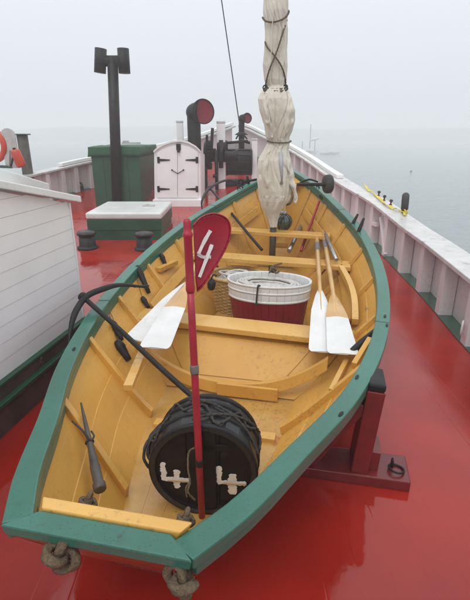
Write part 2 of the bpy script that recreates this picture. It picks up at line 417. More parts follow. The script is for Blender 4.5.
# deck sheet
bm = B(); rows = []
for i in range(120):
    y = -6 + 20.2*i/119
    xl = smooth(LEFT, y) - .12; xr = smooth(RIGHT, y) + .12
    rows.append([bm.verts.new((lerp(xl, xr, k/12), y, zd(y))) for k in range(13)])
for a, b in zip(rows, rows[1:]):
    for k in range(12): bm.faces.new((a[k], a[k+1], b[k+1], b[k]))
deck = tag(obj('deck', bm, M['deck'], smooth_=True, origin=V((0, 0, 0))), 'glossy wet red painted ship deck', kind='structure')
# waterway
def waterway(pts, sgn):
    bm = B(); a = outset(pts, -.01*sgn); b = outset(pts, .17*sgn)
    v = [(bm.verts.new((p.x, p.y, zd(p.y)+.006)), bm.verts.new((q.x, q.y, zd(q.y)+.006))) for p, q in zip(a, b)]
    for (p, q), (r, s) in zip(v, v[1:]): bm.faces.new((p, q, s, r))
    fixn(bm)
    return bm
tag(obj('waterway', waterway(RP, 1), M['waterway']), 'green painted waterway strip beside the right bulwark', kind='structure')
tag(obj('waterway', waterway(LP, -1), M['waterway']), 'green painted waterway strip beside the left bulwark', kind='structure')

def bulwark(pts, sgn, label, nump, post_y):
    root = thing('bulwark', (pts[60].x, pts[60].y, 0), label, 'bulwark')
    a = outset(pts, .135*sgn); b = outset(pts, .20*sgn)
    # inner lining as two wide strakes, outer hull side below
    for z0, z1, nm in ((0, .5, 'plank'), (.5, 1.0, 'plank')):
        bm = B(); vs = []
        for p, q in zip(a, b):
            h = smooth(CAPH, p.y) - .04; e0 = zd(p.y) + h*z0 - (.02 if z0 == 0 else -.002); e1 = zd(p.y) + h*z1
            vs.append([bm.verts.new((p.x, p.y, e0)), bm.verts.new((p.x, p.y, e1)), bm.verts.new((q.x, q.y, e1)), bm.verts.new((q.x, q.y, e0))])
        for s, t_ in zip(vs, vs[1:]):
            for k in range(4): bm.faces.new((s[k], s[(k+1) % 4], t_[(k+1) % 4], t_[k]))
        fixn(bm); obj(nm, bm, M['pinkwhite'], root)
    bm = B(); vs = []
    for p, q in zip(a, b):
        vs.append([bm.verts.new((p.x, p.y, zd(p.y)-.025)), bm.verts.new((q.x, q.y, zd(q.y)-.025)), bm.verts.new((q.x*.93-.1, q.y*.985, WZ-.4)), bm.verts.new((p.x*.93-.1, p.y*.985, WZ-.4))])
    for s, t_ in zip(vs, vs[1:]):
        for k in range(4): bm.faces.new((s[k], s[(k+1) % 4], t_[(k+1) % 4], t_[k]))
    fixn(bm); obj('hull_side', bm, M['dark_green'], root)
    # cap rail
    a = outset(pts, -.035*sgn); b = outset(pts, .27*sgn)
    bm = B(); vs = []
    for p, q in zip(a, b):
        e = zd(p.y) + smooth(CAPH, p.y)
        vs.append([bm.verts.new((p.x, p.y, e-.045)), bm.verts.new((p.x, p.y, e)), bm.verts.new((q.x, q.y, e)), bm.verts.new((q.x, q.y, e-.045))])
    for s, t_ in zip(vs, vs[1:]):
        for k in range(4): bm.faces.new((s[k], s[(k+1) % 4], t_[(k+1) % 4], t_[k]))
    fixn(bm); cap = obj('cap_rail', bm, M['cap_white'], root, bevel=.008)
    # raised forward rail on top
    bm = B(); vs = []
    a = outset(pts, .06*sgn); b = outset(pts, .2*sgn)
    for p, q in zip(a, b):
        if p.y < (8.9 if sgn > 0 else 10.2): continue
        e = zd(p.y) + smooth(CAPH, p.y) + .002
        vs.append([bm.verts.new((p.x, p.y, e)), bm.verts.new((p.x, p.y, e+.07)), bm.verts.new((q.x, q.y, e+.07)), bm.verts.new((q.x, q.y, e))])
    for s, t_ in zip(vs, vs[1:]):
        for k in range(4): bm.faces.new((s[k], s[(k+1) % 4], t_[(k+1) % 4], t_[k]))
    bm.faces.new(vs[0]); bm.faces.new(vs[-1][::-1])
    fixn(bm); obj('buffalo_rail', bm, M['roof_white'], root, bevel=.01)
    # stanchions
    for y in post_y:
        i = min(range(len(pts)), key=lambda k: abs(pts[k].y - y))
        p = pts[i].lerp(pts[min(i+1, 120)], 0); x = smooth(RIGHT if sgn > 0 else LEFT, y); p = V((x, y, 0))
        q = V((smooth(RIGHT if sgn > 0 else LEFT, y+.05), y+.05, 0)); d = (q-p).normalized(); nrm = V((d.y, -d.x, 0))*sgn
        h = zd(y) + smooth(CAPH, y) - .047
        bm = B(); wv = .055
        pp = [p - d*wv, p + d*wv, p + d*wv + nrm*.131, p - d*wv + nrm*.131]
        tilt = -nrm*.0
        hexa(bm, [V((k.x, k.y, zd(y)-.01)) for k in pp] + [V((k.x, k.y, h)) + tilt for k in pp]); fixn(bm)
        obj('stanchion', bm, M['pinkwhite'], root, bevel=.006)
    return root
posts_r = [-1.3, -.55, .2, .9, 1.6, 2.25, 2.9, 3.42, 4.12, 4.80, 5.52, 6.3, 7.0, 7.7, 8.4, 9.0, 9.6, 10.2, 10.8, 11.4, 11.95, 12.5, 13.0]
posts_l = [-1, 0, 1, 2, 3, 4, 5, 6, 6.8, 7.6, 8.3, 8.9, 9.4, 9.85, 10.25, 10.6, 10.95, 11.4, 11.9, 12.4, 12.9, 13.4]
rb = bulwark(RP, 1, 'long white bulwark with stanchions and worn cap rail right of the dory', 0, posts_r)
lb = bulwark(LP, -1, 'white bulwark with stanchions beyond the deckhouse on the left side', 0, posts_l)

# ------------------------------------------------------------------ deckhouse (left)
hd = math.radians(10.5)
A0 = P(0, 443, 0); dr = V((math.sin(hd), math.cos(hd), 0)); nl = V((-dr.y, dr.x, 0))   # nl points left / inside
def wallhit(px, py, off=0.0):
    r = ray(px, py); p0 = A0 + nl*off; n_ = nl
    s = (p0 - O).dot(n_) / r.dot(n_); return O + r*s
house = thing('deckhouse', A0 + nl*1.2 + dr*.6, 'low white clapboard deckhouse with pale roof left of the dory', 'deckhouse')
E0 = wallhit(83.5, 317, .06)        # far lower corner of the white wall
far = (E0 - A0).dot(dr)
T0 = wallhit(79, 199, .06); T1 = wallhit(0, 190, .06)
ztF = T0.z; ztN = T1.z; dN = (T1 - A0).dot(dr)
zb0 = E0.z
near = -2.2
def top_z(d): return ztF + (ztN - ztF) * (d - far)/(dN - far)
HW = 2.3
def boxrun(bm, d0, d1, o0, o1, z0, z1):
    pts = [A0 + dr*d + nl*o for d, o in ((d0, o0), (d1, o0), (d1, o1), (d0, o1))]
    hexa(bm, [V((p.x, p.y, z0)) for p in pts] + [V((p.x, p.y, z1)) for p in pts]); return fixn(bm)
q1 = wallhit(65, 352, 0.0); zl = max(.10, q1.z)
obj('green_ledge', boxrun(B(), near, far+.03, -.002, HW+.06, zl-.025, zl), M['dark_green'], house, bevel=.004)
obj('plinth', boxrun(B(), near, far+.02, .02, HW+.02, -.01, zl-.026), M['old_wood'], house)
obj('coaming', boxrun(B(), near, far+.015, .035, HW, zl+.001, zb0-.022), M['old_wood'], house)
obj('green_moulding', boxrun(B(), near, far+.02, .022, HW, zb0-.021, zb0), M['dark_green'], house, bevel=.004)
# clapboards: each a wedge-lapped board, clipped by the falling eave
bh = .10; k = 0; z = zb0 + .001
ztop = top_z(near)
while z < ztop:
    z1 = min(z + bh, ztop)
    # where the eave cuts this board
    def cut(zz): return min(far, max(near, far + (zz - ztF)*(dN - far)/(ztN - ztF))) if ztN > ztF else far
    c0 = cut(z + .012); c1 = cut(z1)
    bm = B()
    pts = []
    for d, zz, o in ((near, z, .0585), (c0, z, .0585), (c1, z1-.002, .0615), (near, z1-.002, .0615)):
        pts.append(A0 + dr*d + nl*o + V((0, 0, zz)) - V((0, 0, A0.z)))
    prism(bm, pts, nl*.03); fixn(bm)
    obj('clapboard', bm, M['pinkwhite'] if False else M['white'], house)
    z += bh; k += 1
# end wall & inner mass
bm = B()
pts = [A0 + dr*(far-.0) + nl*o + V((0, 0, z_)) for o, z_ in ((.066, zb0), (HW, zb0), (HW, ztF), (.066, ztF))]
prism(bm, pts, -dr*.04); fixn(bm); obj('end_wall', bm, M['white'], house)
obj('corner_board', boxrun(B(), far-.012, far+.004, .050, .1, zb0+.001, ztF-.004), M['white'], house, bevel=.003)
# roof: slab following the falling eave, with crown
bm = B(); rows = []
for d in (near-.05, near*.5, 0, far*.5, far+.07):
    zc = top_z(d) + .002
    rr = []
    for o, cz in ((-.03+.03, 0), (.35, .035), (.8, .07), (1.2, .085), (1.7, .07), (HW+.1, 0)):
        rr.append(A0 + dr*d + nl*o + V((0, 0, zc + cz)))
    rows.append(rr)
tp = [[bm.verts.new(p + V((0, 0, .045))) for p in r] for r in rows]; bt = [[bm.verts.new(p) for p in r] for r in rows]
for g, fl in ((tp, 0), (bt, 1)):
    for a, b in zip(g, g[1:]):
        for k in range(5):
            f = (a[k], b[k], b[k+1], a[k+1]); bm.faces.new(f[::-1] if not fl else f)
per = lambda g: [r[0] for r in g] + g[-1][1:] + [r[-1] for r in g[:-1]][::-1] + g[0][1:-1][::-1]
pa, pb = per(tp), per(bt)
for i in range(len(pa)): bm.faces.new((pa[i], pa[(i+1) % len(pa)], pb[(i+1) % len(pa)], pb[i]))
fixn(bm); roof = obj('roof', bm, M['roof_white'], house, bevel=.006)
# companion slide on the roof
SO = .50
a_ = wallhit(49, 183.5, SO); a2_ = wallhit(0, 168.5, SO); d1 = (a_ - A0).dot(dr); d2 = (a2_ - A0).dot(dr)
def zs(d): return a_.z + (a2_.z - a_.z)*(d - d1)/(d2 - d1)
bm = B()
ft = [A0 + dr*near + nl*SO, A0 + dr*d1 + nl*SO, A0 + dr*(d1+.25) + nl*(SO+.28), A0 + dr*(d1+.25) + nl*1.7, A0 + dr*near + nl*1.7]
dd_ = [near, d1, d1+.12, d1+.12, near]
tp_ = [bm.verts.new((p.x, p.y, zs(d))) for p, d in zip(ft, dd_)]; bt_ = [bm.verts.new((p.x, p.y, zs(d)-.12)) for p, d in zip(ft, dd_)]
bm.faces.new(tp_); bm.faces.new(bt_[::-1])
for i in range(5): bm.faces.new((tp_[i], bt_[i], bt_[(i+1) % 5], tp_[(i+1) % 5]))
fixn(bm); obj('sliding_hatch', bm, M['roof_white'], roof, bevel=.006)

# ------------------------------------------------------------------ dory
OX, OY, HDG = -.3745, .894, .207
AX = V((math.sin(HDG), math.cos(HDG), 0)); LT = V((AX.y, -AX.x, 0)); OB = V((OX, OY, 0))
def bw(l, b, z): return OB + AX*l + LT*b + V((0, 0, z))
def wb(p):
    q = V(p) - OB; return q.dot(AX), q.dot(LT), p.z
HBT = [(0, .275), (.2, .39), (.53, .535), (.93, .715), (1.33, .845), (1.75, .935), (2.25, .985), (2.7, .98), (3.1, .93), (3.45, .85), (3.75, .745), (4.25, .53), (4.6, .35), (4.85, .18), (5.0, .045)]
def hb(l): return smooth(HBT, l)
def hs(l): return .647 - .1457*l + .07454*l*l - .00411*l**3
BBT = [(0, .15), (.5, .27), (1, .37), (2, .43), (3, .40), (4, .24), (4.6, .10), (5, .02)]
def bbt(l): return smooth(BBT, l)
ZBT = [(0, .17), (1, .12), (2.2, .10), (3, .12), (4, .22), (4.6, .36), (5, .52)]
def zbt(l): return smooth(ZBT, l)
LB0 = .32
def sect(u, t_, inset=0.0):
    l5 = u*5; t_ = max(0.0, t_)
    l = lerp(LB0 + u*(4.67-LB0), l5, t_)
    Bt = hb(l5) - .03; bb = bbt(l5); S = hs(l5) - .03; zb_ = zbt(l5)
    b = bb + (Bt - bb)*t_**.9 - inset
    z = zb_ + (S - zb_)*t_**1.08
    return l, max(.004, b), z
def hull_b(l, z):
    """half breadth inside the hull at station l, height z"""
    lo, hi = 0.0, 1.0
    for _ in range(20):
        m_ = (lo+hi)/2
        if sect(uat(l, m_), m_)[2] < z: lo = m_
        else: hi = m_
    return sect(uat(l, lo), lo)[1]
def uat(l, t_):
    return min(1, max(0, (l - LB0*(1-t_))/((4.67-LB0)*(1-t_) + 5*t_)))
def Ph(px, py, off=.05):
    """where the sight line meets the inside of the hull, off metres before it"""
    r = ray(px, py); s = .6
    while s < 9:
        p = O + r*s; l, b, z = wb(p)
        if 0 < l < 5 and z < hs(l) and abs(b) > hull_b(l, z) - off: return p
        if z < .16: return p
        s += .004
    return p
def Pg(px, py, up=0.0):
    z = .7
    for _ in range(30):
        p = P(px, py, z); z = lerp(z, hs(min(5, max(0, wb(p)[0]))) + up, .5)
    return P(px, py, z)
dory = thing('rowing_dory', bw(2.3, 0, 0), 'open wooden dory, ochre inside with sea-green gunwale, on red deck cradles', 'rowing boat')
NS = 40; NK = 4
tk = [0, .30, .56, .79, 1.0]
for sgn in (-1, 1):
    for k in range(NK):
        bm = B(); rings = []
        for i in range(NS+1):
            u = i/NS
            l0, b0, z0 = sect(u, tk[k] - (.02 if k else 0), 0); l1, b1, z1 = sect(u, tk[k+1], 0)
            th = .016; lap = .010
            pts = [bw(l0, sgn*(b0), z0), bw(l1, sgn*(b1 - lap*.6), z1), bw(l1, sgn*(b1 - lap*.6 + th), z1), bw(l0, sgn*(b0 + th + lap), z0)]
            rings.append([bm.verts.new(p) for p in pts])
        for a, b in zip(rings, rings[1:]):
            for j in range(4):
                f = bm.faces.new((a[j], a[(j+1) % 4], b[(j+1) % 4], b[j])); f.material_index = 0 if j in (0, 1) else 1
        fixn(bm); obj('strake', bm, [M['yellow'], M['outer_red']], dory)
# bottom planks
nb_ = 5
for k in range(nb_):
    bm = B(); rings = []
    for i in range(NS+1):
        u = i/NS; l, b, z = sect(u, 0)
        b += .012
        x0 = lerp(-b, b, k/nb_) + (.0004 if k else 0); x1 = lerp(-b, b, (k+1)/nb_) - .0004
        rings.append([bm.verts.new(p) for p in (bw(l, x0, z), bw(l, x1, z), bw(l, x1, z-.022), bw(l, x0, z-.022))])
    for a, b in zip(rings, rings[1:]):
        for j in range(4):
            f = bm.faces.new((a[j], a[(j+1) % 4], b[(j+1) % 4], b[j])); f.material_index = 1 if j == 2 else 0
    bm.faces.new(rings[0]).material_index = 1; bm.faces.new(rings[-1][::-1])
    fixn(bm); obj('bottom_plank', bm, [M['floor_ochre'], M['outer_red']], dory)
# transom
bm = B(); pts = []
for t_ in [i/10 for i in range(11)]: l, b, z = sect(0, t_); pts.append((l, b, z))
ring = [bw(l+.026, b + .010, z + (.0 if i == 10 else 0)) for i, (l, b, z) in enumerate(pts)] + [bw(l+.026, -b - .010, z + (.0 if i == 0 else 0)) for i, (l, b, z) in enumerate(pts[::-1])]
prism(bm, ring, -AX*.03); fixn(bm)
obj('transom', bm, M['transom_red'], dory)
bm = B(); ring = [bw(l+.027, b + .006, z) for l, b, z in pts] + [bw(l+.027, -b - .006, z) for l, b, z in pts[::-1]]
prism(bm, ring, AX*.012); fixn(bm); obj('transom_lining', bm, M['yellow'], dory)
# gunwale caps (three lengths a side, with scarf joints proud by a hair), outer rub strip and inner clamp
def caprun(sgn, u0, u1, lift, name='gunwale_cap', o_=0.0, w_=.082, th=.038, m='green', n=30, z_off=0.0):
    bm = B(); rings = []
    for i in range(n+1):
        u = lerp(u0, u1, i/n); l = u*5; b = hb(l) - o_; z = hs(l) + lift + z_off
        e = .01; tx = (hb(min(5, l+e)) - hb(max(0, l-e)))/(min(5, l+e)-max(0, l-e))
        nrm = V((-tx, 1)).normalized()       # (dl, db) outward
        wv = min(w_, max(.02, w_*1.0))
        li, bi = l - nrm.x*wv, b - nrm.y*wv
        if bi < .004: bi = .004; li = l - .0
        rings.append([bm.verts.new(p) for p in (bw(l, sgn*b, z), bw(li, sgn*bi, z), bw(li, sgn*bi, z-th), bw(l, sgn*b, z-th))])
    for a, b in zip(rings, rings[1:]):
        for j in range(4): bm.faces.new((a[j], a[(j+1) % 4], b[(j+1) % 4], b[j]))
    bm.faces.new(rings[0]); bm.faces.new(rings[-1][::-1])
    fixn(bm); return obj(name, bm, M[m], dory, bevel=.006)
for sgn in (-1, 1):
    for u0, u1, lf in ((0.0, .36, 0), (.361, .77, .0), (.771, 1.0, .0)):
        caprun(sgn, u0, u1, lf)
    caprun(sgn, 0.003, 1.0, 0, 'rub_strip', .006, .035, .035, 'green', 50, -.0385)
    caprun(sgn, 0.025, .985, 0, 'inwale', .050, .032, .05, 'green', 50, -.0385)
# transom top: green outer beam and yellow inner beam
zt = hs(0)
bm = B(); hexa(bm, [bw(-.004, -.268, zt-.037), bw(-.004, .268, zt-.037), bw(.064, .20, zt-.037), bw(.064, -.20, zt-.037),
                    bw(-.006, -.277, zt+.002), bw(-.006, .277, zt+.002), bw(.064, .195, zt+.002), bw(.064, -.195, zt+.002)]); fixn(bm)
obj('transom_cap', bm, M['green'], dory, bevel=.006)
bm = B(); hexa(bm, [bw(.065, -.20, zt-.045), bw(.065, .20, zt-.045), bw(.105, .22, zt-.045), bw(.105, -.22, zt-.045),
                    bw(.065, -.193, zt+.010), bw(.065, .222, zt+.010), bw(.105, .245, zt+.010), bw(.105, -.215, zt+.010)]); fixn(bm)
obj('transom_beam', bm, M['yellow_light'], dory, bevel=.005)
# stem
bm = B(); pts = [sect(1, t_) for t_ in (0, .25, .5, .75, 1)]
prev = None
tube(bm, [bw(l+.01, 0, z) for l, b, z in pts] + [bw(5.02, 0, hs(5)+.03)], .03, 8)
obj('stem', bm, M['yellow'], dory)
bm = B(); hexa(bm, [bw(4.66, -.2, hs(4.66)-.075), bw(4.66, .2, hs(4.66)-.075), bw(4.97, .02, hs(4.97)-.075), bw(4.97, -.02, hs(4.97)-.075),
                    bw(4.66, -.2, hs(4.66)-.045), bw(4.66, .2, hs(4.66)-.045), bw(4.97, .02, hs(4.97)-.045), bw(4.97, -.02, hs(4.97)-.045)])
obj('breasthook', fixn(bm), M['yellow'], dory)
# frames
for u in (.152, .278, .40, .52, .63, .735, .83, .91):
    for sgn in (-1, 1):
        bm = B(); rings = []
        for i in range(9):
            t_ = lerp(.0, .93, i/8); l, b, z = sect(uat(5*u - .12*(1-t_), t_), t_)
            dpt = lerp(.05, .034, i/8) if u < .85 else .03
            wv = .017
            # inward normal, rough: mix of -b and +z
            l2, b2, z2 = sect(uat(5*u, min(1, t_+.05)), min(1, t_+.05)); tz, tb = z2 - z, b2 - b; ln = math.hypot(tz, tb); nb2, nz2 = -tz/ln, tb/ln
            bi = max(.01, b + nb2*dpt)
            rings.append([bm.verts.new(p) for p in (bw(l-wv, sgn*(b-.001), z), bw(l+wv, sgn*(b-.001), z), bw(l+wv, sgn*bi, z+nz2*dpt), bw(l-wv, sgn*bi, z+nz2*dpt))])
        for a, b in zip(rings, rings[1:]):
            for j in range(4): bm.faces.new((a[j], a[(j+1) % 4], b[(j+1) % 4], b[j]))
        bm.faces.new(rings[0]); bm.faces.new(rings[-1][::-1])
        fixn(bm); obj('frame', bm, M['yellow'], dory, bevel=.004)
    l, b, z = sect(uat(5*u - .12, 0), 0)
    if b > .06 and u > .45:
        bm = B(); bar(bm, bw(l, -b, z+.028), bw(l, b, z+.028), .034, .056); obj('floor_timber', bm, M['floor_ochre'], dory, bevel=.004)
# floorboards (forward of the bulkhead; aft of it the bottom planks show)
TL_FLOOR = 2.15
for k in range(-2, 3):
    bm = B(); rings = []
    for i in range(21):
        l = lerp(TL_FLOOR, 3.9, i/20); z = zbt(l) + .058; c = k*.146*min(1, bbt(l)/.33)
        wd = .0715*min(1, bbt(l)/.33)
        rings.append([bm.verts.new(p) for p in (bw(l, c-wd, z), bw(l, c+wd, z), bw(l, c+wd, z+.014), bw(l, c-wd, z+.014))])
    for a, b in zip(rings, rings[1:]):
        for j in range(4): bm.faces.new((a[j], a[(j+1) % 4], b[(j+1) % 4], b[j]))
    bm.faces.new(rings[0]); bm.faces.new(rings[-1][::-1]); fixn(bm)
    obj('floorboard', bm, M['floor_ochre'], dory, bevel=.003)
# cross cleat on the floorboards
bm = B(); l_ = wb(P(280, 428, .2))[0]
bar(bm, bw(l_, -.33, zbt(l_)+.016), bw(l_, .35, zbt(l_)+.016), .06, .03); obj('foot_cleat', bm, M['yellow_light'], dory, bevel=.003)
# risers: long stringers along the frames
def stringer(sgn, u0, u1, ta, tb, dpt=.05, hgt=.085, m='yellow', name='riser'):
    bm = B(); rings = []
    for i in range(25):
        u = lerp(u0, u1, i/24); t_ = lerp(ta, tb, i/24); l, b, z = sect(u, t_)
        l2, b2, z2 = sect(u, min(1, t_+.05)); tz, tb2 = z2 - z, b2 - b; ln = math.hypot(tz, tb2) or 1
        ub, uz = tb2/ln, tz/ln; nb2, nz2 = -uz, ub
        o1 = b + nb2*dpt; z1 = z + nz2*dpt; o2 = b + nb2*(dpt-.016); z2_ = z + nz2*(dpt-.016)
        rings.append([bm.verts.new(p) for p in (bw(l, sgn*max(.01, o1), z1), bw(l, sgn*max(.01, o1+ub*hgt), z1+uz*hgt), bw(l, sgn*max(.01, o2+ub*hgt), z2_+uz*hgt), bw(l, sgn*max(.01, o2), z2_))])
    for a, b in zip(rings, rings[1:]):
        for j in range(4): bm.faces.new((a[j], a[(j+1) % 4], b[(j+1) % 4], b[j]))
    bm.faces.new(rings[0]); bm.faces.new(rings[-1][::-1]); fixn(bm)
    return obj(name, bm, M[m], dory, bevel=.003)
for sgn in (-1, 1): stringer(sgn, .44, .9, .52, .62)
# thwarts
def thwart(l, z, wd, th=.035, sk=.05):
    bm = B(); b0 = hull_b(l, z) - .014
    hexa(bm, [bw(l-wd/2+sk, -b0, z-th), bw(l-wd/2-sk, b0, z-th), bw(l+wd/2-sk, b0, z-th), bw(l+wd/2+sk, -b0, z-th),
              bw(l-wd/2+sk, -b0, z), bw(l-wd/2-sk, b0, z), bw(l+wd/2-sk, b0, z), bw(l+wd/2+sk, -b0, z)]); fixn(bm)
    return obj('thwart', bm, M['yellow_light'], dory, bevel=.006)
TZ = [.42, .60, .72]
TL = [wb(P(280, 327, TZ[0]))[0], wb(P(286, 259, TZ[1]))[0], wb(P(274, 231, TZ[2]))[0]]
for l, z, wd in zip(TL, TZ, (.20, .19, .17)):
    thwart(l, z, wd, .042)
# bulkhead under near thwart with a raised panel and a curved sill frame
l0 = wb(P(242, 392, .15))[0]; ZB0, ZB1 = .115, TZ[0] - .043
def lbk(z): return lerp(l0 + .035, TL[0] - .02, (z - ZB0)/(ZB1 - ZB0))
def bring(z0, z1, inset, dl, n=12):
    r = []
    for i in range(n+1):
        z = lerp(z0, z1, i/n); r.append((lbk(z) + dl, hull_b(lbk(z), z) - inset, z))
    return r
def plate(r, th):
    bm = B(); f = [[bm.verts.new(bw(l + o, sg*b, z)) for l, b, z in r] for o in (0, th) for sg in (-1, 1)]
    for i in range(len(r)-1):
        bm.faces.new((f[0][i], f[1][i], f[1][i+1], f[0][i+1])); bm.faces.new((f[2][i], f[2][i+1], f[3][i+1], f[3][i]))
        bm.faces.new((f[0][i], f[0][i+1], f[2][i+1], f[2][i])); bm.faces.new((f[1][i], f[3][i], f[3][i+1], f[1][i+1]))
    bm.faces.new((f[0][0], f[2][0], f[3][0], f[1][0])); bm.faces.new((f[0][-1], f[1][-1], f[3][-1], f[2][-1]))
    return fixn(bm)
bulk = obj('bulkhead', plate(bring(ZB0, ZB1, .012, 0), .02), M['yellow'], dory)
obj('raised_panel', plate(bring(ZB0+.06, ZB1-.035, .20, -.0105), .010), M['yellow'], bulk, bevel=.004)
bm = B(); rings = []
for i in range(33):
    a = lerp(-1, 1, i/32); zz = .118 + .24*abs(a)**2.3; zz2 = zz + .075; b = a*min(hull_b(l0, zz+.03) if abs(a) > .95 else 9, .60)
    rings.append([bm.verts.new(p) for p in (bw(l0, b, zz), bw(l0 + .02, b, zz2), bw(l0+.05, b, zz2), bw(l0+.03, b, zz))])
for a, b in zip(rings, rings[1:]):
    for j in range(4): bm.faces.new((a[j], a[(j+1) % 4], b[(j+1) % 4], b[j]))
bm.faces.new(rings[0]); bm.faces.new(rings[-1][::-1]); fixn(bm)
crs = obj('curved_floor_frame', bm, M['yellow'], dory, bevel=.005)
bm = B(); bq = wb(P(248, 388, .17))[1]; bar(bm, bw(l0-.012, bq-.19, .163), bw(l0-.012, bq+.19, .163), .022, .085); obj('cleat', bm, M['yellow'], crs, bevel=.005)
# thwart knees at the right, and the loose-ended side pieces
def pl(name, pts, wd, th, m='yellow_light'):
    bm = B()
    for a, b in zip(pts, pts[1:]): bar(bm, a, b, wd, th)
    return obj(name, bm, M[m], dory, bevel=.004)
def ribbon(name, pts, wd, th, m='yellow_light', up=V((0, 0, 1)), parent=None):
    bm = B(); rings = []; n = len(pts)
    for i, p in enumerate(pts):
        d = (pts[min(i+1, n-1)] - pts[max(i-1, 0)]).normalized(); s = d.cross(up).normalized(); u = s.cross(d)
        rings.append([bm.verts.new(p + s*a*wd/2 + u*b*th/2) for a, b in ((-1, -1), (1, -1), (1, 1), (-1, 1))])
    for a, b in zip(rings, rings[1:]):
        for j in range(4): bm.faces.new((a[j], a[(j+1) % 4], b[(j+1) % 4], b[j]))
    bm.faces.new(rings[0]); bm.faces.new(rings[-1][::-1]); fixn(bm)
    return obj(name, bm, M[m], parent or dory, bevel=.003)
ribbon('side_knee', curve([P(341, 268, .60), P(349, 283, .56), P(354, 300, .52), P(355, 322, .46)], 6), .045, .05)
ribbon('side_cleat', [Ph(370, 340, .04), Ph(354, 366, .04)], .03, .045, 'yellow')
ribbon('side_cleat', [Ph(347, 360, .04), Ph(331, 392, .04)], .028, .04)
ribbon('side_cleat', [P(143, 352, .40), P(128, 388, .40)], .05, .035)
for li_, (l, z) in enumerate(zip(TL, TZ)):
    for sg in (-1, 1):
        for e in (-.045, .045):
            bm = B(); bb_ = hull_b(l, z) - .09; lathe(bm, [(.008, 0), (.008, .0015), (.004, .003)], bw(l + e - sg*.045, sg*bb_, z), seg=10); obj('bolt_head', bm, M['rust'], dory)
# small cleats against the left side
ribbon('side_cleat', [Ph(158, 270, .03), Ph(176, 262, .06)], .05, .04, 'yellow')
# scarf notches and chafe marks on the green gunwale: dark oval rowlock holes
def oval(px, py, sgn, lw=.022, ww=.008):
    p = P(px, py, .6)
    l, b, _ = wb(p)
    for _ in range(6):
        p = P(px, py, hs(l)+.0015); l, b, _ = wb(p)
    bm = B(); n = 14
    d = (AX*1 + LT*sgn*(hb(l+.05)-hb(l-.05))/.1).normalized(); s = V((d.y, -d.x, 0))
    vs = [bm.verts.new(p + d*math.cos(2*PI*k/n)*lw + s*math.sin(2*PI*k/n)*ww) for k in range(n)]
    bmesh.ops.extrude_face_region(bm, geom=[bm.faces.new(vs)])
    bm.verts.ensure_lookup_table()
    for v in bm.verts[n:]: v.co.z += .0015
    fixn(bm); obj('rowlock_hole', bm, M['black'], dory)
for a in ((74, 349, -1), (103, 291, -1), (357, 377, 1), (341, 414, 1), (385, 316, 1), (387, 325, 1)): oval(*a)

# rope beckets hanging at the transom
def knot(c, k, r, parent, rot=0.0, m='rope'):
    q = Matrix.Rotation(rot, 3, 'Z') @ Matrix.Rotation(1.1, 3, 'X')
    pts = []
    for i in range(91):
        t_ = 2*PI*i/90; p = V((math.sin(t_) + 2*math.sin(2*t_), math.cos(t_) - 2*math.cos(2*t_), -1.25*math.sin(3*t_)))*k
        pts.append(V(c) + q @ p)
    bm = B(); tube(bm, pts, r, cap=False, lay=True); obj('rope_knot', bm, M[m], parent)
for (ox_, oy_), (ix_, iy_) in (((62, 549), (88, 499)), ((181, 577), (186, 516))):
    po = P(ox_, oy_, .585); pi_ = P(ix_, iy_, .60)
    l, b, _ = wb(po); po = bw(-.004, b, .580)
    r_ = ray(ox_, oy_); s_ = ((OB - AX*.006) - O).dot(AX)/r_.dot(AX); po = O + r_*s_ - V((0, 0, .004))
    bm = B(); tube(bm, curve([po + V((0, 0, -.01)), V((po.x, po.y, .565)) + AX*.045, V((pi_.x, pi_.y, .565)) - AX*.03, pi_], 4), .013, 8, lay=True)
    bk = obj('becket_rope', bm, M['rope'], dory)
    knot(po - V((0, 0, .012)), .0150, .0125, bk, .4 + ox_*.01); knot(pi_ - V((0, 0, .010)), .0085, .0070, bk, 1.2)

# thole pins hanging on lanyards
def pin(px0, py0, px1, py1, z0, z1, rad=.016, label=None, lan=None, parent=None):
    if z1 > .8: a = Pg(px0, py0, -.02); b = Y(px1, py1, a.y + .01)
    else: a, b = Ph(px0, py0, .035), Ph(px1, py1, .035); rad *= 1.35
    bm = B(); d = (b-a).normalized(); L_ = (b-a).length
    lathe(bm, [(rad*.8, 0), (rad, L_*.1), (rad*1.25, L_*.35), (rad*1.1, L_*.4), (rad*.85, L_*.8), (rad*.7, L_)], a, d, 12)
    o = obj('thole_pin', bm, M['black'], parent)
    if lan:
        bm = B(); tube(bm, curve([a + d*.01] + [Ph(q[0], q[1], .02) for q in lan[:-1]] + [Pg(lan[-1][0], lan[-1][1], -.01)], 5), .0022, 6); obj('lanyard', bm, M['rope_dark'], o if not parent else parent)
    return o
G = 'wooden thole pins hung on lanyards along the dory'
pin_specs = [((137, 266, 149, 293, .60, .50, .016), [(134, 262, .60), (122, 268, .62)], 'long dark thole pin hanging inside the left gunwale, just beyond the first anchor tip'),
             ((161, 254, 166, 266, .66, .61, .014), None, 'short stubby dark thole pin standing upright by the left side, furthest forward of its row'),
             ((142, 297, 149, 308, .55, .50, .013), [(140, 290, .56), (134, 270, .60)], 'short dark thole pin hanging just above the left oar blades'),
             ((113, 322, 122, 340, .5, .45, .014), [(112, 316, .52), (101, 296, .60)], 'black thole pin hanging by a lanyard just in front of the first anchor shank'),
             ((117, 341, 129, 360, .45, .38, .019), [(116, 336, .47), (103, 294, .60)], 'thick black thole pin tucked under the tip of the left oar blades'),
             ((351.5, 226, 358, 214, .9, .95, .014), None, 'small black pin standing outside the right gunwale, further of the pair'),
             ((357.5, 234, 364, 218, .9, .95, .015), None, 'small black pin standing outside the right gunwale, nearer of the pair')]
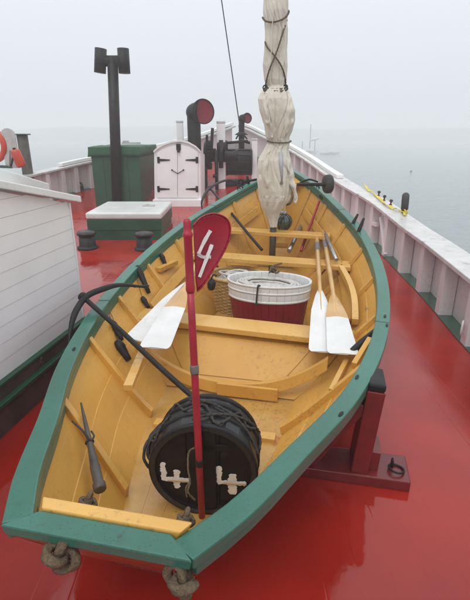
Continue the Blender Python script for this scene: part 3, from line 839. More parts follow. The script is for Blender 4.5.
for s, lan, lb2 in pin_specs:
    a, b = P(s[0], s[1], s[4]), P(s[2], s[3], s[5])
    o = pin(*s, lan=lan)
    tag(o, lb2, 'thole pin', G)

# ------------------------------------------------------------------ cradles
def cradle(l, label):
    c = thing('boat_cradle', bw(l, 0, 0), label, 'boat cradle', 'dark red cradles under the dory')
    yb = .0
    bm = B(); bar(bm, bw(l, -1.03, .03), bw(l, 1.03, .03), .20, .06); obj('base_beam', bm, M['cradle_red'], c, bevel=.006)
    for sgn in (-1, 1):
        zt_c = .53 if (sgn > 0 or l > 2) else .38
        bc_ = hull_b(l, zt_c) + (.020 + .035 if (sgn > 0 or l > 2) else .13)
        bm = B(); bar(bm, bw(l, sgn*(bc_-.035), .058), bw(l, sgn*bc_, zt_c), .085, .17, up=AX); up_ = obj('upright', bm, M['cradle_red'], c, bevel=.006)
        bm = B(); bar(bm, bw(l, sgn*bc_, zt_c+.001), bw(l, sgn*(bc_+.002), zt_c+.04), .08, .175, up=AX); obj('chafe_pad', bm, M['black'], up_, bevel=.010)
        bm = B(); bar(bm, bw(l-.03, sgn*(bc_-.30), .062), bw(l-.03, sgn*(bc_-.06), zt_c-.08), .08, .09, up=AX); obj('diagonal_brace', bm, M['cradle_red'], c, bevel=.004)
        bm = B(); bar(bm, bw(l+.02, sgn*(bc_+.035), .061), bw(l+.02, sgn*(bc_+.04), .17), .045, .14, up=AX); obj('side_block', bm, M['cradle_red'], c, bevel=.004)
        bp_ = bw(l+.0, sgn*.95, .06)
        bm = B(); tube(bm, [bp_, bp_ + V((0, 0, .035))], .009, 8); torus(bm, bp_ + V((0, 0, .035)), .012, .005, LT, 12, 6); eye = obj('eye_bolt', bm, M['black'], c)
        bm = B(); torus(bm, bp_ + V((.012, -.03, .012)), .037, .0055, V((.15, .1, 1)), 26, 8); obj('iron_ring', bm, M['black'], eye)
    return c
lc = wb(P(395, 462, .09))[0]
cradle(lc, 'dark red timber cradle with black pads holding the dory near its stern')
cradle(3.5, 'dark red timber cradle under the forward half of the dory')

# ------------------------------------------------------------------ barrel in the stern
ba = math.radians(4)
bax = V((math.sin(ba), math.cos(ba), 0)); bc = V((-.129, 1.475, .375)); BR = .215
barrel = thing('trawl_tub', V((bc.x, bc.y, bc.z-BR)), 'black half-barrel lying on its side with two white 4s on its end', 'tub')
ns = 22; bl = .23
blx = bax.cross(V((0, 0, 1)))
for k in range(ns):
    bm = B(); rings = []
    for h, r_ in ((-.012, BR), (bl*.35, BR*1.035), (bl*.7, BR*1.03), (bl, BR*.98)):
        rr = []
        for a in (2*PI*(k+.006)/ns, 2*PI*(k+.994)/ns):
            for q in (r_, r_-.018):
                rr.append(bm.verts.new(bc + bax*h + (blx*math.cos(a) + V((0, 0, 1))*math.sin(a))*q))
        rings.append([rr[0], rr[2], rr[3], rr[1]])
    for a, b in zip(rings, rings[1:]):
        for j in range(4): bm.faces.new((a[j], a[(j+1) % 4], b[(j+1) % 4], b[j]))
    bm.faces.new(rings[0]); bm.faces.new(rings[-1][::-1]); fixn(bm)
    obj('stave', bm, M['hoop_grey'], barrel)
for h, r_, wv in ((.0, BR*1.012, .020), (.075, BR*1.035, .018), (.15, BR*1.04, .018), (.21, BR*1.01, .02)):
    bm = B(); lathe(bm, [(r_-.006, -wv/2), (r_+.004, -wv/2), (r_+.006, 0), (r_+.004, wv/2), (r_-.006, wv/2)], bc + bax*h, bax, 56, False, False)
    obj('hoop', bm, M['black'], barrel)
# head: two half boards, dividing batten
up3 = V((0, 0, 1)); fx = V((bax.y, -bax.x, 0))       # to the right across the face
def face(x, z, d=0.0): return bc + fx*x + up3*z - bax*d
for x0, x1 in ((-.2, -.068), (-.065, .065), (.068, .2)):
    bm = B(); n = 9; tp_ = []
    for i in range(n+1):
        x = lerp(x0, x1, i/n); tp_.append((x, math.sqrt(max(0, .2**2 - x*x))))
    ring = [face(x, z, -.006) for x, z in tp_] + [face(x, -z, -.006) for x, z in tp_[::-1]]
    if (tp_[0][1] < 1e-6): ring = ring[:-1]
    if (tp_[-1][1] < 1e-6): ring = ring[:n+1] + ring[n+2:]
    prism(bm, ring, bax*.02); fixn(bm); obj('head_board', bm, M['barrel_black'], barrel, bevel=.002)
bm = B(); lathe(bm, [(.193, .016), (.193, .03)], bc, bax, 40); obj('head_backing', bm, M['barrel_black'], barrel)
bm = B(); lathe(bm, [(.19, bl-.03), (.19, bl-.012)], bc, bax, 40); obj('far_head', bm, M['barrel_black'], barrel)
bm = B(); bar(bm, face(.025, -.19, .003), face(.025, .19, .003), .055, .012, up=-bax); obj('batten', bm, M['barrel_black'], barrel, bevel=.003)
bm = B(); bar(bm, face(-.02, .115, .003), face(.1, .115, .003), .03, .012, up=-bax); obj('latch', bm, M['barrel_black'], barrel, bevel=.003)
bm = B(); lathe(bm, [(.014, 0), (.014, .004)], face(.085, .085, .0005), -bax, 14); obj('bung', bm, M['black'], barrel)
# numerals
def num4(cx, cz, s, strokes):
    bm = B()
    for (x0, z0, x1, z1, wv) in strokes:
        p, q = V((cx + x0*s, cz + z0*s)), V((cx + x1*s, cz + z1*s)); d = (q-p).normalized(); nn = V((-d.y, d.x)); m_ = 16; wv *= .86
        L_ = []; R_ = []
        for i in range(m_+1):
            t_ = i/m_; c_ = p.lerp(q, t_); j1, j2 = [(random.uniform(-.03, .03) - (.05 if i in (0, m_) else 0))*s for _ in range(2)]
            L_.append(c_ + nn*(wv*s/2 + j1)); R_.append(c_ - nn*(wv*s/2 + j2))
        ring = [face(a.x, a.y, .0065 if 0 else -.0045) for a in L_] + [face(a.x, a.y, -.0045) for a in R_[::-1]]
        prism(bm, ring, -bax*(.0025 + .0004*random.random())); 
    fixn(bm); obj('painted_numeral', bm, M['digit'], barrel, bevel=.0008)
num4(-.118, -.045, .115, ((-.42, .62, -.40, -.1, .24), (-.5, -.1, .55, -.12, .2), (.08, .32, .05, -.5, .26)))
num4(.112, -.05, .115, ((-.42, .62, -.42, -.1, .24), (-.5, -.08, .55, -.1, .2), (.06, .3, .06, -.6, .34)))
for cx in (-.118, .112):
    bm = B(); bar(bm, face(cx-.03, -.057, .0065), face(cx+.062, -.058, .0065), .005, .002, up=-bax); obj('wood_streak', bm, M['digit_tan'], barrel)
# rope heaped on the tub and coil beside it
bm = B()
pts = []
for i in range(60):
    a = lerp(.15, PI*1.02, i/59); hh = .02 + .08*math.sin(i*.5) * .5 + .08
    pts.append(bc + bax*(hh + .05*math.sin(i*.21)) + (fx*math.cos(a) + up3*math.sin(a))*(BR*1.06 + .006*math.sin(i)))
tube(bm, pts, .0052, 8, lay=True)
pts2 = [bc + bax*(.03 + .14*i/24) + (fx*math.cos(a) + up3*math.sin(a))*(BR*1.07) for i, a in [(i, lerp(.3, 1.9, i/24)) for i in range(25)]]
tube(bm, pts2, .005, 8, lay=True)
pts2 = [bc + bax*(.18 - .16*i/24) + (fx*math.cos(a) + up3*math.sin(a))*(BR*1.075) for i, a in [(i, lerp(.25, 1.75, i/24)) for i in range(25)]]
tube(bm, pts2, .0055, 8, lay=True)
tag(obj('tub_rope', bm, M['rope_dark']), 'dark tarred rope lashed over the top of the black tub', 'rope')
bm = B()
cc = P(163, 446, .33)
for k in range(9):
    torus(bm, cc + V((.010*(k % 3)-.012, .010*k-.03, .010*(k % 2))), .088 - .006*(k % 4), .0062, V((.75, -.55, .25)), 130, 12, 1, .9, lay=True)
tag(obj('rope_coil', bm, M['rope_dark']), 'coil of black line tucked between the tub and the left side', 'rope coil')
# ------------------------------------------------------------------ flag pole "4"
pb, pt = P(202, 517, .205), Y(187, 222, 1.52)
pole = thing('marker_flag', pb, 'red pole with a red leather flag painted with a white 4, before the black tub', 'marker flag')
bm = B(); ax_ = (pt - pb); L_ = ax_.length; ax_.normalize()
lathe(bm, [(.0135, 0), (.0145, L_*.3), (.0135, L_*.7), (.0125, L_*.80)], pb, ax_, 16); obj('pole', bm, M['red'], pole)
bm = B(); lathe(bm, [(.013, L_*.79), (.0165, L_*.80), (.0155, L_*.82), (.0145, L_*.84), (.0145, L_*.955), (.0178, L_*.96), (.0178, L_*.968), (.0132, L_*.972), (.0132, L_*.985), (.0135, L_), (.010, L_+.010), (.003, L_+.013)], pb, ax_, 18)
obj('pole_head', bm, M['red'], pole)
bm = B(); lathe(bm, [(.0155, L_*.53), (.0165, L_*.535), (.0165, L_*.555), (.0155, L_*.56)], pb, ax_, 14); obj('lashing', bm, M['leather'], pole)
bm = B(); lathe(bm, [(.0155, L_*.20), (.0165, L_*.205), (.0165, L_*.22), (.0155, L_*.225)], pb, ax_, 14); obj('lashing', bm, M['black'], pole)
# flag blade: outline traced at its own distance, built with a dished surface and a stitched hem
fo = [(193, 226), (199, 219), (206, 215), (214, 213.5), (222, 215.5), (228, 220), (230.5, 228), (229.5, 238), (226, 248), (220, 259), (213, 270), (207, 280), (201, 288), (197, 291.5), (195.5, 280), (194.5, 255)]
FY = 1.53
def fpt(px, py, dd=0.0):
    p = Y(px, py, FY); p.y += .05*(px-193)/38 + dd; r_ = ray(px, py)
    return O + r_*(p.y/r_.y)
cen = (209, 243)
bm = B(); rings_f = []
for kk, s_ in enumerate((.0, .35, .7, .9, 1.0)):
    for side in (0,): pass
    rr = []
    for (x, y) in fo:
        px, py = lerp(cen[0], x, max(s_, .01)), lerp(cen[1], y, max(s_, .01))
        rr.append(fpt(px, py, .012*(1-s_**2)))
    rings_f.append(rr)
def skin(bm, rings, off, flip):
    vr = [[bm.verts.new(p + off) for p in r] for r in rings]
    n = len(fo)
    bm.faces.new(vr[0] if flip else vr[0][::-1])
    for a, b in zip(vr, vr[1:]):
        for k in range(n):
            f = (a[k], a[(k+1) % n], b[(k+1) % n], b[k]); bm.faces.new(f if flip else f[::-1]).smooth = True
    return vr
v1 = skin(bm, rings_f, V((0, 0, 0)), True); v2 = skin(bm, rings_f, V((0, .004, 0)), False)
n = len(fo)
for k in range(n): bm.faces.new((v1[-1][k], v1[-1][(k+1) % n], v2[-1][(k+1) % n], v2[-1][k]))
fixn(bm); flag = obj('flag', bm, M['red'], pole)
bm = B(); hem = curve([fpt(*q) for q in fo[:14]], 3); tube(bm, hem, .004, 8, squash=.7); obj('hem', bm, M['red'], flag)
for i in range(2, len(hem)-2, 2):
    bm = B(); c_ = hem[i]; d_ = (hem[i+1]-hem[i-1]).normalized(); inn = (fpt(*cen) - c_).normalized()
    bar(bm, c_ - inn*.002 + V((0, -.004, 0)), c_ + inn*.008 + V((0, -.003, 0)), .0018, .0018); obj('stitch', bm, M['cowl_red'], flag)
bm = B()
for pts_, w_ in (([(210.5, 230.5), (204, 242), (198.5, 254)], .013), ([(197.8, 254), (203, 257), (211, 257)], .012), ([(212, 244.5), (206, 260), (199.5, 277)], .013)):
    cv = [fpt(x, y, .012*(1-((x-209)**2/400 + (y-243)**2/1600)) - .005) for x, y in pts_]; cv = curve(cv, 4)
    L1, R1 = [], []
    for i, p in enumerate(cv):
        d_ = (cv[min(i+1, len(cv)-1)] - cv[max(0, i-1)]).normalized(); s_ = d_.cross(V((0, 1, 0))).normalized()*(w_/2*random.uniform(.8, 1.1))
        L1.append(p + s_); R1.append(p - s_)
    prism(bm, L1 + R1[::-1], (0, -.0012 - .0004*random.random(), 0))
fixn(bm); obj('painted_numeral', bm, M['digit'], flag)

bm = B(); tube(bm, curve([P(197, 447, .52), P(189, 452, .50), P(188, 468, .46), P(190, 482, .42), P(188, 492, .40), P(195, 500, .36)], 6), .0035, 8, lay=True)
tube(bm, curve([P(190, 482, .42), P(186, 488, .41), P(187, 497, .38)], 6), .003, 8, lay=True)
obj('lashing_tail', bm, M['rope'], pole)
# ------------------------------------------------------------------ oars
def oar(hnd, tip, wd, blen, label, tan=0.25, rad=.02, collar=(.0, .0), roll=0.0, white_all=False):
    hnd, tip = V(hnd), V(tip); L_ = (tip-hnd).length; d = (tip-hnd).normalized()
    s = d.cross(V((0, 0, 1))).normalized(); u = s.cross(d)
    if roll: s, u = s*math.cos(roll) + u*math.sin(roll), u*math.cos(roll) - s*math.sin(roll)
    o = thing('oar', hnd, label, 'oar', 'wooden oars with white blades')
    bm = B(); lathe(bm, [(rad*.7, 0), (rad*.75, .12), (rad*.95, .14), (rad, L_*.4), (rad*.8, L_-blen), (rad*.5, L_-blen*.6)], hnd, d, 14); obj('loom', bm, M['oar_wood'], o)
    if collar[1]:
        bm = B(); lathe(bm, [(rad*1.0, collar[0]), (rad*1.18, collar[0]+.005), (rad*1.18, collar[1]-.005), (rad*1.0, collar[1])], hnd, d, 16); obj('leather_collar', bm, M['leather'], o)
    def blade(t0, t1, m, nm):
        bm = B(); rings = []
        for t_ in [lerp(t0, min(t1, .94), i/10) for i in range(11)] + ([.965, .982, .993, 1.0] if t1 == 1 else []):
            w_ = wd*(.18 + .60*min(1, (t_/.40))**.8) if t_ < .40 else wd*(.78 + .22*(t_-.4)/.6)
            if t_ > .94: w_ *= 1 - .20*((t_-.94)/.06)**3
            th = lerp(.030, .010, min(1, t_*1.3)); c_ = hnd + d*(L_ - blen + blen*t_)
            rings.append([bm.verts.new(q) for q in (c_ - s*w_/2, c_ - s*w_*.12 - u*th/2, c_ + s*w_*.12 - u*th/2, c_ + s*w_/2, c_ + s*w_*.12 + u*th/2, c_ - s*w_*.12 + u*th/2)])
        for a, b in zip(rings, rings[1:]):
            for j in range(6): bm.faces.new((a[j], a[(j+1) % 6], b[(j+1) % 6], b[j])).smooth = False
        bm.faces.new(rings[0]); bm.faces.new(rings[-1][::-1]); fixn(bm)
        return obj(nm, bm, M[m], o)
    if tan: blade(0, tan, 'oar_wood', 'bare_blade')
    blade(tan, 1, 'oar_white', 'painted_blade')
    return o
oar(P(316.5, 231, .715), P(323.5, 352, .455), .175, .86, 'white-bladed oar on the right side, the left one of the pair over the thwarts', .0, .021, (.40, .60))
oar(P(323, 230, .72), P(343, 354, .475), .18, .80, 'oar on the right side, right one of the pair, blade half bare wood', .45, .021, (.38, .58))
oar(P(221, 243, .74), P(138, 341, .46), .19, .80, 'oar on the left side with an all white blade, lying under its mate', .0, .02, roll=.15)
oar(P(213, 232, .80), P(154, 348, .50), .185, .80, 'oar on the left side lying over another, blade bare wood near the shaft', .42, .02, roll=.0)
# grey pipe beside the right oars and other long things in the bow
def stick(name, pts, rad, m, label, cat, seg=10):
    bm = B(); tube(bm, [V(p) for p in pts], rad, seg); return tag(obj(name, bm, M[m]), label, cat)
stick('grey_pipe', [P(325.5, 234, .74), P(336.5, 260, .64)], .017, 'steel', 'short dull grey pipe lying to the right of the paired oars', 'pipe')
stick('grey_pole', [P(289, 251, .55), P(304, 220, .70)], .022, 'steel', 'grey pole end leaning up behind the second thwart in the bow', 'pole')
stick('red_handle', [P(301, 251, .55), P(309, 229, .70), Ph(319.5, 201, .07)], [.015, .013, .012], 'red', 'thin red pole leaning against the right bow of the dory', 'pole')
# dark leathered handle at the near right gunwale
bm = B(); a, b = P(349, 354, .46), P(378, 328, .56); lathe(bm, [(.012, 0), (.02, .03), (.022, .12), (.015, (b-a).length-.03), (.009, (b-a).length)], a, b-a, 14)
oo = tag(obj('rowlock_handle', bm, M['black']), 'black leathered handle resting inside the right gunwale beside the oar tips', 'handle')
bm = B(); a, b = P(356, 350, .46), P(366, 342, .46); tube(bm, [a, b], .015, 10); obj('grip_end', bm, M['black'], oo)
# fid
a, b = Ph(81, 403, .075), Ph(100, 489, .085)
bm = B(); L_ = (b-a).length
lathe(bm, [(.004, 0), (.008, L_*.2), (.012, L_*.5), (.015, L_*.52), (.013, L_*.56), (.019, L_*.75), (.021, L_*.77), (.020, L_*.93), (.025, L_*.95), (.0255, L_), (.022, L_+.006)], a, b-a, 16)
fid = tag(obj('wooden_fid', bm, mat('weathered_grey_wood', (.085, .075, .065), .55, (.045, .04, .036), 12, .6, 40, stretch=(1, 1, 1), coat=.2)), 'weathered dark tapered wooden fid hanging inside the left side of the stern', 'fid')
bm = B(); tube(bm, curve([P(72, 421, .57), P(82, 430, .56), P(90, 440, .52), P(94, 436, .52), P(91, 431, .53)], 6), .004, 6); obj('lanyard', bm, M['rope_dark'], fid)
bm = B(); torus(bm, a.lerp(b, .5), .016, .004, b-a, 16, 6)
obj('seizing', bm, M['rope_dark'], fid)

# ------------------------------------------------------------------ anchors
def anchor(pts_arm, r_arm, pts_shank, r_sh, label):
    o = thing('anchor', pts_shank[0], label, 'anchor', 'black iron anchors hooked over the left gunwale')
    bm = B(); c_ = curve(pts_arm, 8); n = len(c_); 
    tube(bm, c_, [r_arm*(.35 + .65*min(1, 3.5*min(i, n-1-i)/(n-1))) for i in range(n)], 10); obj('arms', bm, M['black'], o)
    bm = B(); tube(bm, curve(pts_shank, 6), r_sh, 10); obj('shank', bm, M['black'], o)
    bm = B(); lathe(bm, [(r_sh*.8, -.02), (r_sh*1.9, -.012), (r_sh*1.9, .012), (r_sh*.8, .02)], pts_shank[0], pts_shank[1]-pts_shank[0], 12); obj('crown', bm, M['black'], o)
    return o
z_ = hs(1.8)
an = anchor([P(144, 287, z_+.03), P(120, 285, z_+.085), P(100, 290, z_+.09), P(86, 297, z_+.07), P(76, 311, z_+.02), P(71, 327, z_-.05), P(69, 345, z_-.13)], .020,
       [P(83, 297, z_+.065), P(120, 330, .55), P(165, 372, .42), P(208, 410, .30)], .016, 'black iron anchor, nearer one, hooked over the left gunwale with its shank reaching the tub')
bm = B(); a = P(149, 285.5, z_+.03); b = P(133, 286.5, z_+.05); bar(bm, a, b, .014, .008, wd2=.035, ht2=.01); obj('fluke', bm, M['black'], an, bevel=.002)
z2 = hs(3.55)
an2 = anchor([P(238, 183, z2+.12), P(228, 180, z2+.16), P(216, 184, z2+.15), P(207, 191, z2+.10), P(202, 201, z2+.02), P(202, 209, z2-.06)], .017,
       [P(210, 188, z2+.12), P(232, 214, z2-.05), P(250, 236, .7), P(262, 250, .6)], .015, 'black iron anchor, smaller and further one, hooked over the left gunwale near the bow')
# rope hook on the left bow
bm = B(); q = [Pg(240, 188, .01), P(243, 200, .84), P(247, 210, .78), P(243, 216, .74), P(248, 218, .73), P(249, 212, .76)]; tube(bm, curve(q, 6), .007, 8)
torus(bm, Pg(240, 188, .01), .03, .008, V((.3, -1, .2)), 18, 6)
tag(obj('iron_hook', bm, M['black']), 'small iron hook and ring hanging inside the left bow', 'hook')

# ------------------------------------------------------------------ tubs and baskets amidships
tc_ = P(269, 279, .60); 
tub = thing('oval_tub', V((tc_.x, tc_.y, .16)), 'oval wooden tub painted red below with a white rim, behind the near thwart', 'tub')
tilt = V((0, 0, 1)); base = V((tc_.x, tc_.y, .17)); SXx, SYy = 1.0, .62
H_ = tc_.z - base.z; xr = LT
def band(h0, h1, m, nm, par, r0, r1, th=.012, nst=34, base=base, sy=SYy, jit=.0):
    for k in range(nst):
        bm = B(); a0, a1 = 2*PI*(k+.02)/nst, 2*PI*(k+.98)/nst; rings = []
        j = random.uniform(-jit, jit)
        for h, r_ in ((h0, r0), (h1, r1)):
            rr = []
            for q, e in ((0, a0), (0, a1), (1, a1), (1, a0)):
                rad = r_ - (th if q else 0) + j*.3
                rr.append(bm.verts.new(base + xr*math.cos(e)*rad + AX*math.sin(e)*(rad*sy) + V((0, 0, h + (j if h == h1 else 0)))))
            rings.append(rr)
        a, b = rings
        for q in range(4): bm.faces.new((a[q], a[(q+1) % 4], b[(q+1) % 4], b[q]))
        bm.faces.new(a[::-1]); bm.faces.new(b); fixn(bm)
        obj(nm, bm, M[m], par)
band(0, H_*.68, 'tub_red', 'stave', tub, .27, .312)
band(H_*.68+.001, H_-.005, 'oar_white', 'rim_stave', tub, .316, .328, th=.014, jit=.003)
for h, r_ in ((H_*.70, .3165), (H_*.86, .3225), (H_*.985, .328)):
    bm = B(); torus(bm, base + V((0, 0, h)), r_ - .001, .0042, V((0, 0, 1)), 60, 6, 1, 1)
    # ellipse: squash along AX
    for v in bm.verts:
        q = v.co - base; v.co = base + LT*q.dot(LT) + AX*(q.dot(AX)*SYy) + V((0, 0, q.z))
        if True:
            v.co.z += (v.co.z - base.z - h)*1.6
    obj('hoop', bm, M['oar_white'], tub)
bm = B(); n = 40; prism(bm, [base + LT*math.cos(2*PI*k/n)*.262 + AX*math.sin(2*PI*k/n)*.262*SYy + V((0, 0, .01)) for k in range(n)], (0, 0, .02)); fixn(bm); obj('bottom', bm, M['oar_wood'], tub)
# what the tub holds: pale coiled line
bm = B()
for k in range(9):
    rr_ = .25 - .022*(k % 5); torus(bm, base + V((0, 0, H_*.84 + .010*(k//3) + .003*k)), rr_, .011, V((.03, .02, 1)), 40, 6)
for v in bm.verts:
    q = v.co - base; v.co = base + LT*q.dot(LT) + AX*(q.dot(AX)*SYy) + V((0, 0, q.z + .01*noise.noise(v.co*12)))
n = 40; prism(bm, [base + LT*math.cos(2*PI*k/n)*.28 + AX*math.sin(2*PI*k/n)*.28*SYy + V((0, 0, H_*.79)) for k in range(n)], (0, 0, .03))
tag(obj('coiled_line', bm, M['rope_grey']), 'pale grey line coiled inside the red and white oval tub', 'line')
# rope becket on the front rim and grapnel eye at the back rim
bm = B(); q = [P(261, 283, .60), P(258, 279, .63), P(262, 276, .63), P(264, 283, .61), P(262, 296, .51), P(261, 303, .46)]
q = [base + xr*c + AX*(-d) + V((0, 0, h)) for c, d, h in ((-.04, .19, H_+.0), (-.05, .215, H_+.012), (-.055, .222, H_-.03), (-.06, .220, H_-.10), (-.062, .219, H_-.15))]
tube(bm, curve(q, 5), .007, 8); tag(obj('rope_becket', bm, M['rope_dark']), 'short dark rope loop over the front rim of the oval tub', 'rope')
bm = B(); c_ = P(273, 270, .64)
torus(bm, c_, .022, .009, V((.2, 1, .5)), 16, 6); tube(bm, curve([c_ + V((-.03, -.02, -.02)), c_ + V((0, 0, .03)), c_ + V((.07, .02, .05))], 5), .008, 8)
tube(bm, curve([c_ + V((-.02, 0, .03)), c_ + V((.02, -.01, -.02)), c_ + V((.05, 0, -.01))], 5), .008, 8)
tag(obj('knotted_rope', bm, M['rope']), 'small knot of brown rope lying on the back rim of the oval tub', 'rope')
# wicker basket
bc2 = P(236, 274, .50); bbase = V((bc2.x, bc2.y, .17)); HB_ = bc2.z - bbase.z
bas = thing('wicker_basket', bbase, 'round tan wicker basket filled with pale line, left of the oval tub', 'basket')
RB = .225
for k in range(30):
    a = 2*PI*k/30; e = V((math.cos(a), math.sin(a), 0)); bm = B()
    bar(bm, bbase + e*RB*.78, bbase + e*RB + V((0, 0, HB_)), .012, .008, up=e); obj('wicker_rod', bm, M['wicker'], bas)
for j in range(22):
    h = HB_*(j+.5)/22; r_ = RB*(.78 + .22*(j+.5)/22); bm = B(); n = 60; pts = []
    rings = []
    for k in range(n):
        a = 2*PI*k/n; rr_ = r_ + +.004*math.cos(15*a + (PI if j % 2 else 0)); pts.append(bbase + V((math.cos(a)*rr_, math.sin(a)*rr_, h)))
    pts.append(pts[0]); tube(bm, pts, .0065, 6, cap=False); obj('wicker_weave', bm, M['wicker'], bas)
bm = B(); torus(bm, bbase + V((0, 0, HB_)), RB+.004, .014, V((0, 0, 1)), 48, 8); obj('basket_rim', bm, M['wicker'], bas)
bm = B(); n = 30; prism(bm, [bbase + V((math.cos(2*PI*k/n)*RB*.8, math.sin(2*PI*k/n)*RB*.8, .005)) for k in range(n)], (0, 0, .02)); fixn(bm); obj('basket_bottom', bm, M['wicker'], bas)
bm = B()
for k in range(16):
    torus(bm, bbase + V((.02*math.sin(k*2.1), .02*math.cos(k*1.7), HB_*.80 + .004*k)), .15 - .02*(k % 5), .010, V((.2*math.sin(k), .2*math.cos(k*1.3), 1)), 30, 6)
prism(bm, [bbase + V((math.cos(2*PI*k/n)*RB*.9, math.sin(2*PI*k/n)*RB*.9, HB_*.72)) for k in range(n)], (0, 0, .03))
tag(obj('coiled_line', bm, M['rope_grey']), 'grey line coiled in the wicker basket', 'line')
bm = B(); c_ = P(211, 290, .45); lathe(bm, [(.02, 0), (.032, .02), (.035, .06), (.02, .09)], c_, V((.1, .1, 1)), 14); tube(bm, curve([c_ + V((0, 0, .08)), c_ + V((.02, 0, .13)), c_ + V((.05, 0, .12))], 4), .006, 6)
tag(obj('lead_weight', bm, M['black']), 'small black weight hanging at the left of the wicker basket', 'weight')

# ------------------------------------------------------------------ mast and furled sail
MY = 4.56
mx0 = Y(273, 252, MY)
ml, mb_, _ = wb(Y(272.5, 232, MY))
mfoot = V((Y(272.5, 240, MY).x, MY, zbt(min(4.9, ml)) + .02)); mtop = V((Y(275.5, 0, MY).x + .02, MY, 4.3))
mast = thing('mast', mfoot, 'wooden dory mast standing through the forward thwart inside the furled sail', 'mast')
bm = B(); tube(bm, [mfoot, V((Y(274, 205, MY).x, MY, Y(274, 205, MY).z))], .034, 14); obj('mast_heel', bm, M['mast_dark'], mast)
bm = B(); tube(bm, [V((Y(274, 204, MY).x, MY, Y(274, 204, MY).z)), mtop], [.033, .025], 14); obj('mast_spar', bm, M['mast'], mast)
SW = [(-60, 264, 288), (0, 264, 288), (12, 263.5, 288), (20, 264.5, 287), (30, 265, 288), (50, 264.5, 287), (65, 263, 287.5), (80, 264.5, 286.5), (86, 267, 285), (92, 261.5, 289), (99, 258.5, 292), (110, 260, 294.5), (120, 263, 295), (131, 265.5, 292.5), (138, 267, 289.5), (142, 269, 290), (150, 264.5, 289), (160, 258.5, 291), (168, 257.5, 292), (180, 257, 293), (190, 258, 292), (200, 259.5, 289), (207, 261.5, 284), (213, 264.5, 280), (219, 267.5, 278), (226, 269.5, 277)]
tabL = [(a, b) for a, b, c in SW]; tabR = [(a, c) for a, b, c in SW]
bm = B(); rings = []; NR, NA = 420, 150
for i in range(NR+1):
    py = lerp(-60, 227, i/NR); xl, xr2 = interp(tabL, py), interp(tabR, py)
    a, b = Y(xl, py, MY-.02), Y(xr2, py, MY-.02); c_ = (a+b)/2; r_ = (b-a).length/2
    rr = []
    hgt = c_.z
    pinch = min(abs(py-86), abs(py-141), abs(py-18))
    fold = .12 + .11*math.exp(-(pinch/12)**2)
    for k in range(NA):
        an_ = 2*PI*k/NA
        tw = an_ + .5*math.sin(hgt*2.2) + .6*noise.noise(V((0, 0, hgt*1.6)))
        f1 = noise.noise(V((math.cos(tw)*2.0, math.sin(tw)*2.0, hgt*.9)))
        f2 = noise.noise(V((math.cos(tw)*4.5+7, math.sin(tw)*4.5, hgt*1.7)))
        ridge = 1 - abs(noise.noise(V((math.cos(tw + hgt*.8)*3.2, math.sin(tw + hgt*.8)*3.2, hgt*1.2+4))))*2.4
        f3 = noise.noise(V((math.cos(tw)*9, math.sin(tw)*9, hgt*7)))
        sidek = abs(math.cos(an_))**6     # keep the outline where it was measured
        f4 = 1 - abs(noise.noise(V((math.cos(tw + hgt*2)*5, math.sin(tw + hgt*2)*5, hgt*4.5 + 9))))*3; d = r_*(1 + fold*(f1*.8 + f2*.45 + ridge*.35 - .12)*(1 - .55*sidek) + .018*f3 + .02*f4*(1 - .5*sidek))
        wv = V((math.cos(tw + .35*math.sin(hgt*5))*2.6 + 11, math.sin(tw + .35*math.sin(hgt*5))*2.6, hgt*2.4))
        c1_ = max(0, 1 - abs(noise.noise(wv))*9); c2_ = max(0, 1 - abs(noise.noise(wv*2.1 + V((4, 4, 4))))*7)
        d *= 1 - (.085*c1_ + .035*c2_*(.25 + math.exp(-(pinch/14)**2)))*(1 - .4*sidek)
        if py > 195: d *= 1 + .12*f2
        rr.append(bm.verts.new(c_ + V((math.cos(an_)*d, math.sin(an_)*d*.92, .012*f2))))
    rings.append(rr)
for a, b in zip(rings, rings[1:]):
    for k in range(NA): bm.faces.new((a[k], b[k], b[(k+1) % NA], a[(k+1) % NA])).smooth = True
bm.faces.new(rings[0]); bm.faces.new(rings[-1][::-1])
sail = tag(obj('furled_sail', fixn(bm), M['sail']), 'grubby cream canvas sail furled and lashed around the dory mast', 'sail')
# loose folds: hanging flap to the right and clew to the left
def flap(pts, rads, name='canvas_flap', sq=.6):
    bm = B(); c_ = curve(pts, 7); n = len(c_); rs = [interp([(i*(n-1)/(len(rads)-1), r) for i, r in enumerate(rads)], j) for j in range(n)]
    tube(bm, c_, rs, 28, squash=sq)
    for v in bm.verts: v.co += V((noise.noise(v.co*14), noise.noise(v.co*14 + V((3, 3, 3))), noise.noise(v.co*14 + V((8, 8, 8)))))*.022 + V((0, 1, 0))*.016*max(0, 1 - abs(noise.noise(V((v.co.x*22, v.co.y*12, v.co.z*6))))*6)
    obj(name, bm, M['sail'], sail, smooth_=True)
flap([Y(284, 150, MY-.08), Y(288, 165, MY-.1), Y(291, 178, MY-.1), Y(295, 192, MY-.1), Y(296.5, 203, MY-.1)], [.03, .055, .05, .038, .012])
flap([Y(287, 93, MY-.07), Y(289, 110, MY-.1), Y(287, 126, MY-.09), Y(281, 139, MY-.08)], [.03, .07, .07, .03])
flap([Y(268, 90, MY-.08), Y(266, 105, MY-.12), Y(269, 122, MY-.12), Y(273, 138, MY-.1)], [.025, .06, .05, .02])
flap([Y(269, 148, MY-.07), Y(266, 165, MY-.11), Y(267, 182, MY-.12), Y(271, 200, MY-.09), Y(273, 214, MY-.05)], [.03, .06, .065, .045, .02])
flap([Y(280, 148, MY-.09), Y(279, 165, MY-.10), Y(278, 180, MY-.08)], [.02, .04, .03])
# grey spar showing at the foot
bm = B(); tube(bm, [Y(280.5, 152, MY-.16), Y(281.5, 184, MY-.16)], .02, 12); obj('sprit_end', bm, M['mast'], sail)
